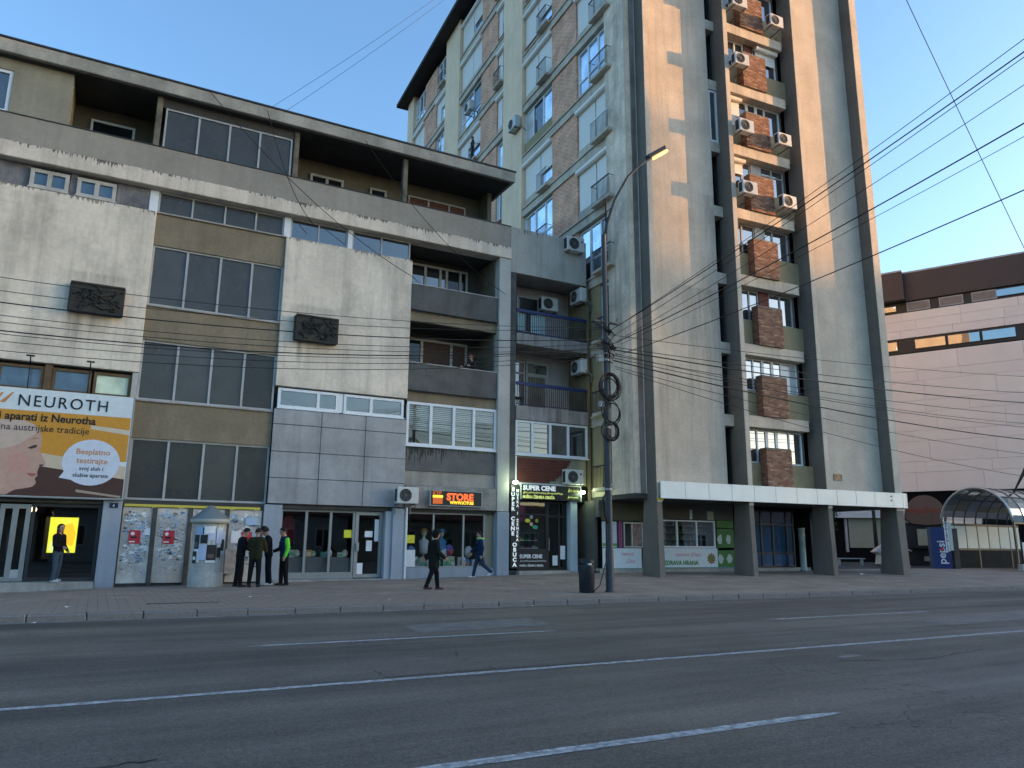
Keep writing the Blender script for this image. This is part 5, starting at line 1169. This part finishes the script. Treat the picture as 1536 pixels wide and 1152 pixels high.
    nm_.polygons.foreach_set('material_index', mi); nm_.polygons.foreach_set('use_smooth', [True]*nf)
    nm_.name = 'body'; bd = ob('body', nm_, t, (0, 0, -zmin))
    off = Vector((0, 0, -zmin)); hcs = hc*s+off
    rnd = random.Random(hash(label) % 1000)
    if hair:
        hm = MB(); nu, nv = 18, 10; vs = []; fs = []
        low = {'short': -.12, 'bushy': -.25, 'long': -.5, 'cap': .0, 'hood': -.6, 'scarf': -.6}[hair]; rad_ = {'short': .104, 'bushy': .126, 'long': .112, 'cap': .115, 'hood': .15, 'scarf': .118}[hair]
        for i in range(nv+1):
            for j in range(nu):
                an = 2*math.pi*j/nu; front = math.cos(an)                       # 1 = face side
                l0 = low-(.35 if hair in ('hood', 'scarf') else .25)*(1-front)/2*1.6 if hair != 'cap' else low
                if front > .35: l0 = max(l0, (.62 if hair not in ('hood', 'scarf') else .5)*(front-.2)/.8+.12)
                ph = math.pi/2-(math.pi/2-l0)*i/nv
                r_ = rad_*(1+(rnd.uniform(-.03, .06) if hair == 'short' else rnd.uniform(-.08, .12))*(hair in ('short', 'bushy')))
                p = hc*s+off+((hf*math.cos(an)+hl*math.sin(an))*math.cos(ph)*r_*.98+ha*(math.sin(ph)*r_*1.05)+ha*.025-hf*.012)*s
                vs.append(p)
        for i in range(nv):
            for j in range(nu): fs.append((i*nu+j, i*nu+(j+1) % nu, (i+1)*nu+(j+1) % nu, (i+1)*nu+j))
        hm.add(vs, fs, 0, True)
        if hair == 'long':
            for q in range(7): an = R(110+q*23); base = hc*s+off+(hf*math.cos(an)+hl*math.sin(an))*.085*s; capsule(hm, base, base-ha*.26*s+hf*(.02*s if q in (0, 6) else -.01), .032*s, .016*s)
        hmat = {'hood': top, 'cap': MATS.get('red_cap'), 'scarf': MATS.get('pale_scarf')}.get(hair) or HAIR
        hme = hm.mesh('hair', hmat); ho = ob({'hood': 'hood', 'cap': 'cap', 'scarf': 'headscarf'}.get(hair, 'hair'), hme, t)
        sf = ho.modifiers.new('s', 'SOLIDIFY'); sf.thickness = .004; sf.offset = 0
    return t, s, off, hip, caps
plain('red_cap', (.4, .015, .06, 1), .8); plain('pale_scarf', (.5, .56, .58, 1), .8)
cl = lambda n, c: surf('cloth_'+n, c, .15, 7, rough=.95, bump=.4, bscale=14, spec=.1)
BLK, NAVY, OLV, JEAN, WSH, BSH = cl('black', (.012, .012, .014, 1)), cl('navy', (.014, .03, .075, 1)), cl('olive', (.028, .028, .014, 1)), cl('jeans', (.06, .085, .115, 1)), plain('white_shoe', (.6, .6, .6, 1)), plain('black_shoe', (.012, .012, .012, 1))
def gz(x, y): return (x, y, zp(x, y))
person('woman in black top and jeans standing on the step before the yellow screen', (-.95, 27.28, .3), R(-40), (BLK, JEAN, WSH), {'armR': (15, 60, 12, 20), 'armL': (-8, 55, 20, 10), 'legR': (6, 8, 3), 'legL': (-8, 4, 9), 'nod': 4, 'look': -10, 'lean': -3}, 1.7, 'long', 1.05)
person('young man all in black at the left of the group by the pillar', gz(4.05, 25.5), R(5), (BLK, BLK, BSH, BLK), {'armR': (25, 70, 10, 10), 'armL': (20, 75, 8, 20), 'nod': 25, 'lean': 4, 'legR': (3, 4, 3), 'legL': (-3, 3, 3)}, 1.8, 'short', 1.15)
person('young man in an olive green jacket seen from behind in the group by the pillar', gz(4.42, 25.0), R(60), (OLV, BLK, BSH), {'armR': (20, 60, 14, 15), 'armL': (20, 60, 14, 15), 'nod': 18, 'lean': 3, 'legR': (2, 4, 4), 'legL': (-2, 3, 4)}, 1.78, 'short', 1.32)
person('bushy haired young man in black with white shoes, in the middle of the group', gz(4.95, 25.75), R(170), (BLK, BLK, WSH), {'armR': (18, 70, 10, 15), 'armL': (18, 70, 10, 15), 'nod': 28, 'lean': 6, 'legR': (0, 3, 3), 'legL': (-4, 5, 3)}, 1.84, 'bushy', 1.25)
LIME = plain('lime_sleeve', (.12, .6, .03, 1), .7)
person('young man in dark jacket with bright green sleeve, right of the group', gz(5.4, 25.5), R(188), (NAVY, BLK, BSH, LIME, BLK), {'armR': (10, 60, 8, 10), 'armL': (-6, 25, 10, 0), 'nod': 22, 'lean': 2, 'legR': (3, 3, 3), 'legL': (-3, 3, 3)}, 1.8, 'short', 1.2)
person('hooded person in a long dark coat walking past the toy shop', gz(9.0, 21.7), R(-8), (cl('charcoal', (.014, .016, .014, 1)), BLK, cl('brown_shoe', (.1, .06, .055, 1))), {'armR': (12, 40, 8, 5), 'armL': (18, 45, 8, 5), 'legR': (-14, 8, 2), 'legL': (16, 10, 2), 'nod': 6, 'lean': 2, 'dz': -.02, 'coat': 1.2}, 1.74, 'hood', 1.3)
person('boy in navy jacket and white shoes walking by the toy shop window', gz(12.75, 26.3), R(165), (NAVY, cl('blue_jeans', (.03, .05, .1, 1)), WSH), {'armR': (25, 30, 6, 0), 'armL': (-12, 20, 8, 0), 'legR': (20, 8, 1), 'legL': (-18, 32, 1), 'footL': 25, 'nod': 8, 'dz': -.02}, 1.72, 'short', 1.12)
t = thing('jacket_collar', 'lime green jacket collar around the neck of the boy in navy', 'scarf', (12.77, 26.3, zp(12.75, 26.3)+1.43)); mb = MB(); mb.tube([(.115*math.cos(a*math.pi/8), .15*math.sin(a*math.pi/8), .0) for a in range(16)], .034, 8, closed=True); mb.build('band', plain('lime_fabric', (.3, .7, .2, 1)), t)  # collar of the jacket, built as a separate ring
person('person in a dark jacket and red cap leaning on the loggia parapet', (13.15, D+.55, 7.52), R(-150), (cl('grey_jacket', (.03, .03, .033, 1)), BLK, BSH), {'armR': (40, 50, 10, 10), 'armL': (40, 50, 10, 10), 'lean': 12, 'nod': 10}, 1.76, 'cap', 1.12)
person('person in white top, dark vest and jeans walking behind the last canopy column', gz(43.3, 30.4), R(-60), (cl('offwhite', (.5, .48, .48, 1)), JEAN, WSH), {'armR': (30, 40, 6, 0), 'armL': (-20, 20, 6, 0), 'legR': (14, 6, 2), 'legL': (-14, 20, 2)}, 1.62, 'scarf')
person('small figure standing at a window rail on the far tower flank', twp(-.22, 17.65, LEV(6)), R(170), (cl('rust_top', (.1, .04, .03, 1)), BLK, BSH), {}, 1.72, 'short')

# ================================================================== GOODS IN THE WINDOWS
random.seed(41); GC = [plain('goods_colour_%d' % i, c, .6) for i, c in enumerate(((.7, .62, .4, 1), (.1, .32, .6, 1), (.65, .08, .1, 1), (.14, .5, .25, 1), (.8, .8, .82, 1), (.55, .32, .1, 1), (.25, .2, .55, 1), (.8, .45, .4, 1)))]
CN = ('cream', 'blue', 'red', 'green', 'white', 'brown', 'violet', 'pink')
def toybox(x, y, z, w_, h_, ci, where, i):
    t = thing('toy_box', '%s toy box, %s item from the left behind the %s window' % (CN[ci], ORL[i], where), 'box', (x, D+y, z), random.uniform(-.4, .4), 'toy boxes in the shop windows')
    MB().bbox(0, w_, 0, w_*.6, 0, h_, b=.012).build('carton', GC[ci], t); MB().poly([(w_*.15, -.003, h_*.2), (w_*.85, -.003, h_*.2), (w_*.85, -.003, h_*.7), (w_*.15, -.003, h_*.7)]).build('print', GC[(ci+3) % 8], t)
def bag(x, y, z, s_, ci, where, i):
    t = thing('school_bag', '%s rounded bag, %s item from the left behind the %s window' % (CN[ci], ORL[i], where), 'bag', (x, D+y, z), random.uniform(-.4, .4), 'bags in the shop windows')
    mb = MB(); mb.ball((0, 0, s_*.5), (s_*.42, s_*.28, s_*.52)); mb.build('bag_body', GC[ci], t); mb = MB(); mb.ball((0, -s_*.22, s_*.35), (s_*.28, s_*.12, s_*.24)); mb.build('pocket', GC[(ci+4) % 8], t); mb = MB(); mb.tube([(-.06, 0, s_*.98), (-.03, 0, s_*1.1), (.03, 0, s_*1.1), (.06, 0, s_*.98)], .012); mb.build('handle', BLACKM, t)
part('display_shelf', plain('display_board', (.15, .15, .15, 1)), B, (10.3, 13.66, .4, 1.3, .56, .64)); part('display_shelf', plain('display_board', (.15, .15, .15, 1)), B, (5.7, 8.3, .44, 1.4, .5, 1.02))
for i in range(15):
    x = 10.5+i*.21; (toybox if i % 3 else bag)(*((x, .4+random.uniform(0, .12), .645, random.uniform(.2, .32), random.uniform(.2, .42), random.randint(0, 7), 'toy shop', i) if i % 3 else (x, .55, .645, random.uniform(.3, .42), random.randint(0, 7), 'toy shop', i)))
for x, z, ci in ((10.75, 1.0, 1), (12.1, .95, 4), (12.35, 1.05, 6), (13.2, 1.0, 4)): bag(x, .8, z, .46, ci, 'toy shop', 15+(10.75, 12.1, 12.35, 13.2).index(x))
for x, ci, lb in ((11.3, 0, 'cream shop dummy bust left of the middle of the toy shop window'), (12.05, 1, 'blue hatted shop dummy bust in the middle of the toy shop window')):
    t = thing('mannequin', lb, 'mannequin', (x, D+.85, .64)); MB().lathe([(.03, 0), (.03, .5), (.15, .52), (.17, .8), (.2, 1.0), (.06, 1.1), (.05, 1.18)], n=16).build('torso', GC[ci if ci else 4], t); mb = MB(); mb.ball((0, 0, 1.3), (.1, .11, .14)); mb.build('head', GC[0], t); MB().lathe([(.2, 1.36), (.12, 1.38), (.11, 1.46), (0, 1.48)], n=16).build('hat', GC[1 if ci else 5], t)
for i in range(9):
    x = 5.8+i*.29; (toybox if i % 2 else bag)(*((x, .5+random.uniform(0, .1), 1.02, random.uniform(.2, .3), random.uniform(.15, .3), random.choice((0, 4, 3, 5)), 'gift shop', i) if i % 2 else (x, .62, 1.02, random.uniform(.22, .32), random.choice((0, 4, 3)), 'gift shop', i)))
t = thing('hanging_coat', 'dark red coat hanging at the left of the gift shop window', 'coat', (6.05, D+.7, 1.5)); mb = MB(); mb.prism([(-.22, 0, 0), (.22, 0, 0), (.2, 0, .8), (.08, 0, 1.0), (-.08, 0, 1.0), (-.2, 0, .8)], (0, .12, 0)); mb.build('cloth', cl('dark_red', (.14, .01, .015, 1)), t)
for k in range(3): part('shelf', plain('dark_shelf', (.06, .05, .05, 1)), S3, (.5, 1.85, .35, .8, 1.35+k*.32, 1.37+k*.32))
SC_ = [('yellow', (.5, .38, .03, 1)), ('green', (.03, .2, .1, 1)), ('red', (.35, .03, .05, 1)), ('white', (.5, .48, .42, 1)), ('blue', (.03, .06, .25, 1))]
for i in range(9):
    nm, c = SC_[i % 5]; x = 15.1+(i % 4)*.33; z = 1.375+(i//4)*.32
    t = thing('shoe', '%s shoe on the %s shelf behind the shoe shop window' % (nm, ('bottom', 'middle', 'top')[i//4]), 'shoe', (x, D+.5, z), random.uniform(-.4, .4), 'shoes in the shoe shop window')
    mb = MB(); mb.tube([(-.11, 0, .055), (-.03, 0, .06), (.06, 0, .045), (.13, 0, .03)], [.05, .05, .045, .025], 10); mb.tube([(-.08, 0, .06), (-.085, 0, .13)], [.045, .042], 10); mb.build('upper', plain('shoe_'+nm, c, .4), t); MB().bbox(-.15, .15, -.045, .045, 0, .022, b=.01).build('sole', GC[4], t)
for i, (x, z, c, nm) in enumerate(((15.55, 2.5, (.7, .65, .05, 1), 'yellow'), (15.72, 2.36, (.55, .35, .28, 1), 'pink'), (15.9, 2.24, (.03, .35, .2, 1), 'green'), (15.72, 2.65, (.4, .35, .4, 1), 'mauve'), (15.98, 2.5, (.3, .3, .05, 1), 'olive'))):
    t = thing('price_sticker', '%s oval price sticker on the shoe shop window' % nm, 'sticker', (x, D+.135, z)); MB().lathe([(0, 0), (.1, 0)], n=18).build('sticker', plain('sticker_'+nm, c), t, (0, 0, 0), (R(90), 0, 0)); t.scale = (1.3 if i in (0, 2) else .8, 1, .8)
t = thing('hanging_banner', 'magenta banner hanging inside the shoe shop window', 'banner', (15.06, D+.3, 2.45)); MB().box(0, .45, 0, .01, .0, .8).tube([(-.02, .005, .8), (.47, .005, .8)], .014).build('cloth', plain('magenta_cloth', (.3, .02, .12, 1)), t)

# ================================================================== RIGHT BACKGROUND
def grd(x, y): return zp(min(x, 60), y)
SH = thing('glazed_shelter', 'barrel vaulted glazed shelter with metal ribs over the underpass on the right', 'shelter', (43.4, 23.9, .4))
FR = plain('shelter_frame', (.12, .125, .12, 1), .4, .5); FRL = plain('bright_arch', (.5, .52, .5, 1), .3, .6)
SHW, SHH, SHF = 4.0, 1.95, 2.55
def archp(x, r_=0): return [(x, SHW/2-(SHW/2+r_)*math.cos(math.pi*i/16), SHF+(SHH+r_)*math.sin(math.pi*i/16)) for i in range(17)]
for i in range(8):
    mb = MB(); mb.tube(archp(i*1.1), .07 if i == 0 else .045, 6); mb.build('rib', FRL if i in (0,) else FR, SH)
mb = MB()
for j in (0, 4, 8, 12, 16): mb.tube([(0, archp(0)[j][1], archp(0)[j][2]), (7.7, archp(0)[j][1], archp(0)[j][2])], .04, 6)
mb.build('purlin', FR, SH)
VG = shopglass('vault_glazing', (.72, .72, .62, 1), 1.2, .4)
for i in range(7):
    a, b_ = archp(i*1.1+.05), archp((i+1)*1.1-.05)
    for j0 in range(0, 16, 4):
        mb = MB()
        for j in range(j0, j0+4): mb.poly([a[j], b_[j], b_[j+1], a[j+1]])
        mb.build('glazing', VG, SH)
WPN = plain('milky_panel', (.78, .86, .84, 1), .3, spec=.5)
for i in range(7): MB().bbox(i*1.1+.05, (i+1)*1.1-.05, SHW-.06, SHW-.02, 1.15, 2.45, b=.01).build('side_panel', WPN, SH)
part('side_rail', FR, SH, (0, 7.7, SHW-.05, SHW+.05, 2.46, 2.56), (0, 7.7, SHW-.05, SHW+.05, 1.05, 1.13)); part('dado', surf('dark_marble', (.02, .022, .025, 1), .3, 1., rough=.75), SH, (0, 7.7, SHW-.04, SHW+.04, .0, 1.05))
part('near_rail', FR, SH, (0, 7.7, -.05, .05, 2.46, 2.56)); part('near_wall', surf('pale_kerb_wall', (.4, .4, .37, 1), .1), SH, (.2, 7.7, -.1, .15, 0, .35))
for i in (0, 3.3, 6.6): part('post', FR, SH, (i, i+.1, -.05, .05, .35, 2.46), (i, i+.1, SHW-.049, SHW+.051, 0, 2.46))
nb = thing('notice_board', 'white notice sheet on a dark stand under the glazed shelter at the right edge', 'notice', (45.3, 24.6, .4)); part('sheet', WPAPER, nb, (0, .9, 0, .03, .5, 1.5)); part('stand', BLACKM, nb, (-.05, 0, 0, .05, 0, 1.6), (.9, .95, 0, .05, 0, 1.6))
for i, (x, y, z, dx, dz) in enumerate(((43.5, 25.0, 4.3, 6, 7.0), (43.7, 25.2, 4.3, 7.5, 7.0))):
    r_ = thing('trolley_pole', 'thick dark slanting rod above the glazed shelter, %s of the two' % ('steeper' if i == 0 else 'flatter'), 'pole', (x+2, y, z)); mb = MB(); mb.tube([(0, 0, 0), (dx, -.4, dz)], .05); mb.build('rod', BLACKM, r_)
KM = surf('kiosk_brown', (.17, .1, .075, 1), .1, 1.); rk = R(-30)
K1 = thing('exchange_kiosk', 'dark exchange kiosk with rounded brown sign above it, behind the blue drinks panel', 'kiosk', (46.6, 32.6, .42), rk)
part('body', plain('kiosk_dark', (.02, .021, .023, 1), .5), K1, (-.3, 3.6, .1, 2.6, 0, 2.75)); part('counter_window', plain('cream_blind', (.4, .38, .27, 1)), K1, (.9, 1.75, .05, .09, 1.3, 2.35)); part('menu_sheet', plain('cream_paper', (.4, .38, .3, 1)), K1, (1.2, 1.6, .05, .09, .3, .6)); part('shelf', BLACKM, K1, (.5, 3.4, -.2, .09, 1.1, 1.16))  # counter blind in plain cream, without glow
mb = MB(); mb.prism([(1.55-1.35*math.cos(math.pi*i/16)*1.0, -.1, 3.0+(1.55*math.sin(math.pi*i/16) if True else 0)) for i in range(17)]+[(1.55+1.0, -.1, 2.7), (1.55, -.1, 2.6), (.55, -.1, 2.7)], (0, .25, 0)); mb.build('round_sign', KM, K1); text('lettering', 'MENJAČNICA', plain('red_sign_letters', (.32, .05, .02, 1)), K1, .42, (.28, -.11, 3.4), bold=.012, xs=.92)
part('awning_strut', PVC, K1, (-.35, -.3, -.4, -.35, 2.7, 3.6))
PP = thing('drinks_panel', 'blue soft drink panel with white vertical lettering standing before the kiosk', 'panel', (40.9, 27.0, .43), R(-28))
part('panel', plain('cola_blue', (.008, .025, .13, 1), .4), PP, (0, 1.05, 0, .35, 0, 2.25)); text('lettering', 'pepsi', plain('white_letters', (.65, .67, .7, 1)), PP, .62, (.72, -.006, .25), (R(90), R(-90), 0), bold=.01)
MB().lathe([(0, 0), (.11, 0)], n=18).build('emblem', plain('emblem_red', (.45, .04, .06, 1)), PP, (.55, -.012, 1.05), (R(90), 0, 0)); part('strip', WPAPER, PP, (.78, 1.0, -.02, -.004, .95, 2.55)); [text('lettering', ch, BRP, PP, .17, (.89, -.026, 2.41-q*.158), bold=.006, align='CENTER') for q, ch in enumerate('MENJAČNICA')]; part('strip', GP, PP, (1.02, 1.2, -.02, .02, 1.0, 2.55))
part('frame_post', surf('brown_post', (.1, .08, .07, 1)), PP, (1.22, 1.5, 0, .3, 0, 2.2)); 
K2 = thing('cream_kiosk', 'cream kiosk with white roof edge seen beneath the canopy', 'kiosk', (53.2, 43.0, .3), R(-30)); part('body', surf('cream_wall', (.36, .34, .25, 1), .08), K2, (.9, 6, .1, 3, 1.25, 3.6)); part('base', DARK, K2, (-1.5, 6, .2, 3, 0, 1.25), (-1.6, .55, .2, 3, 1.25, 3.6)); part('post', MULL, K2, (.56, .75, .0, .2, .9, 3.6)); part('roof', plain('white_roof', (.6, .6, .62, 1)), K2, (-.6, 6.2, -.4, 3.2, 3.62, 4.35)); part('roof_trim', GREYC, K2, (-.4, 6.2, -.38, 3.2, 4.352, 4.6))
K3 = thing('covered_stall', 'cream and white cover over a stall half hidden by the last column', 'stall', (43.35, 32.1, .44), R(-30)); mb = MB(); mb.prism([(0, 0, .1), (1.3, 0, .1), (1.3, 0, 1.3), (.5, 0, 1.35), (.0, 0, 1.05), (-.25, 0, .85), (.12, 0, .7)], (0, .8, 0)); mb.build('cover', plain('cream_cover', (.6, .52, .42, 1)), K3); mb = MB(); mb.prism([(-.3, -.01, .85), (1.3, -.01, .95), (1.3, -.01, 1.38), (.5, -.01, 1.43), (.0, -.01, 1.12)], (0, -.03, 0)); mb.build('top_flap', plain('white_cover', (.6, .64, .72, 1)), K3)
K4 = thing('street_bench', 'grey bench in the passage behind the canopy columns', 'bench', (41.2, 33.5, .44), R(-30)); part('seat', MULL, K4, (0, 1.7, 0, .4, .4, .46)); part('leg', MULL, K4, (.1, .18, .05, .35, 0, .4)); part('leg', MULL, K4, (1.5, 1.58, .05, .35, 0, .4))
PB = thing('concrete_block', 'pyramid topped concrete block with an iron stub beside the last column', 'block', (33.6, 24.35, zp(33.6, 24.4)), R(10)); mb = MB(); mb.prism([(-.42, -.3, 0), (.42, -.3, 0), (.42, .3, 0), (-.42, .3, 0)], (0, 0, .3)); mb.add([(-.42, -.3, .3), (.42, -.3, .3), (.42, .3, .3), (-.42, .3, .3), (-.1, -.08, .52), (.1, -.08, .52), (.1, .08, .52), (-.1, .08, .52)], [(0, 1, 5, 4), (1, 2, 6, 5), (2, 3, 7, 6), (3, 0, 4, 7), (4, 5, 6, 7)]); mb.build('base', surf('block_concrete', (.3, .28, .24, 1), .2, 3), PB); mb = MB(); mb.tube([(0, 0, .5), (0, 0, .72)], .06); mb.build('stub', BLACKM, PB)
lt = thing('paper_scrap', 'crumpled white paper scrap lying on the pavement near the columns', 'litter', (30.1, 23.3, zp(30, 23.3)+.01)); MB().poly([(0, 0, 0), (.3, -.05, .03), (.34, .1, .02), (.1, .16, .06)]).poly([(.34, .1, .02), (.1, .16, .06), (.2, .22, 0)]).build('sheet', WPAPER, lt)
mh = thing('manhole_grate', 'dark narrow drain slot in the pavement in front of the poster wall', 'drain', (1.2, 19.6, zp(1.5, 19.6)+.004)); part('grate', BLACKM, mh, (0, 1.5, 0, .06, -.01, .006)); part('frame', DGREY, mh, (-.03, 1.53, -.03, -.002, -.01, .008), (-.03, 1.53, .062, .09, -.01, .008))
# ------- trees glimpsed behind the columns
LEAF = surf('leaf', (.06, .1, .025, 1), .4, 3, rough=.6)
def tree(label, loc, h, r_, seed):
    rd = random.Random(seed); t = thing('tree', label, 'tree', loc); mb = MB(); limbs = []
    mb.tube([(0, 0, 0), (.05, .02, h*.35), (.0, .05, h*.7), (.02, 0, h*.9)], [.14, .11, .07, .03], 8)
    for q in range(9):
        a = rd.uniform(0, 6.28); z0 = h*rd.uniform(.35, .75); e = Vector((math.cos(a)*r_*rd.uniform(.5, .9), math.sin(a)*r_*rd.uniform(.5, .9), z0+h*rd.uniform(.1, .28))); mb.tube([(0, .03, z0), tuple(e*.5+Vector((0, 0, z0*.5))), tuple(e)], [.05, .035, .015], 6); limbs.append(e)
    mb.build('trunk', surf('bark', (.06, .05, .04, 1), .3, 5, bump=.4), t); lf = MB()
    for q in range(5200):
        e = rd.choice(limbs); c = e+Vector((rd.gauss(0, 1), rd.gauss(0, 1), rd.gauss(0, .7)))*r_*.24; s_ = rd.uniform(.05, .11); d = Vector((rd.uniform(-1, 1), rd.uniform(-1, 1), rd.uniform(-.6, .6))).normalized(); u = d.cross(Vector((rd.uniform(-1, 1), .3, 1))).normalized()
        lf.poly([c, c+d*s_+u*s_*.5, c+d*s_*2, c+d*s_-u*s_*.5])
    lf.build('crown', LEAF, t); return t
tree('green leafy tree behind the blue shop glazing under the canopy', (45.6, 38.2, .4), 5.0, .9, 1); tree('small tree between the tower and the shopping centre', (45.9, 34.2, .4), 9.3, 1.0, 2)
# ------- houses across the street (mirrored in the windows) and unseen blocks added to keep the sun off the left building and lower tower
OW = surf('opposite_wall', (.33, .28, .22, 1), .15, .4); OR_ = surf('red_roof_tiles', (.16, .06, .04, 1), .25, 3)
def house(name, label, x0, x1, y0, y1, h_, roof, m, rows=2, loc=None, rz=0):
    t = thing(name, label, 'building', loc or ((x0+x1)/2, (y0+y1)/2, 0), rz); hx, hy = (x1-x0)/2, (y1-y0)/2
    part('wall', m, t, (-hx, hx, -hy, hy, -.02, h_))
    if roof: mb = MB(); mb.prism([(-hx-.4, -hy-.4, h_+.01), (-hx-.4, hy+.4, h_+.01), (-hx-.4, 0, h_+roof)], (2*hx+.8, 0, 0)); mb.build('roof', OR_, t)
    n = int(2*hx/3.2)
    for r_ in range(rows):
        for i in range(n): window(t, 'y', -hx+.9+i*3.2, -hx+2.3+i*3.2, 1.2+r_*3.1, 2.8+r_*3.1, hy+.01, (-hx+1.6+i*3.2,), PVC, GMID, .08, .05)
    return t
house('terraced_house', 'low red roofed house across the street, mirrored in the lower windows, leftmost', -26, -4, -24, -13, 3.6, 2.0, OW, 1)
house('terraced_house', 'low red roofed house across the street, mirrored in the lower windows, middle', -3, 20, -25, -13, 4.0, 2.0, surf('opposite_wall_grey', (.36, .35, .33, 1), .15, .4), 1)
house('terraced_house', 'low red roofed house across the street, mirrored in the lower windows, rightmost', 21, 46, -24, -13, 3.8, 2.0, OW, 1)
house('terraced_house', 'low red roofed house across the street, farthest right of the row', 47, 90, -24, -13, 4.2, 2., surf('opposite_wall_grey', (.36, .35, .33, 1), .15, .4), 1)
dsun = Vector((math.cos(SUN_AZ), math.sin(SUN_AZ), 0)); nsun = Vector((-dsun.y, dsun.x, 0)); c0 = Vector((112, -12.75, 0))
EB = surf('shading_block_wall', (.3, .28, .26, 1), .1, .3)
def sunp(d, n): return tuple(dsun*d+nsun*n)  # unseen shading blocks are placed and turned along the sun direction
house('shading_block', 'unseen tall block added far off to shade the left building', -8, 8, -17.4, 17.4, 45, 0, EB, 12, sunp(248, 12.3), SUN_AZ)
house('shading_block', 'unseen lower block added far off to shade the lower tower', -8, 8, -17.5, 17.5, 45.2, 0, EB, 12, sunp(318, 47.1), SUN_AZ)
for i, (x, y) in enumerate(((3.6, 20.9), (-.4, 19.3), (6.6, 18.6), (11.2, 20.3), (17.5, 19.4), (9.8, 17.25), (-.9, 17.1))):
    lt = thing('paper_scrap', 'tiny pale litter scrap on the ground, %s of seven along the street' % ('fourth', 'second', 'fifth', 'sixth', 'last', 'gutter one', 'first')[i], 'litter', (x, y, (zp(x, y) if y > 17.5 else .01)+.008), i*.9, 'litter scraps'); MB().poly([(0, 0, 0), (.09, -.02, .015), (.11, .05, .01), (.03, .07, .02)]).build('sheet', WPAPER, lt)
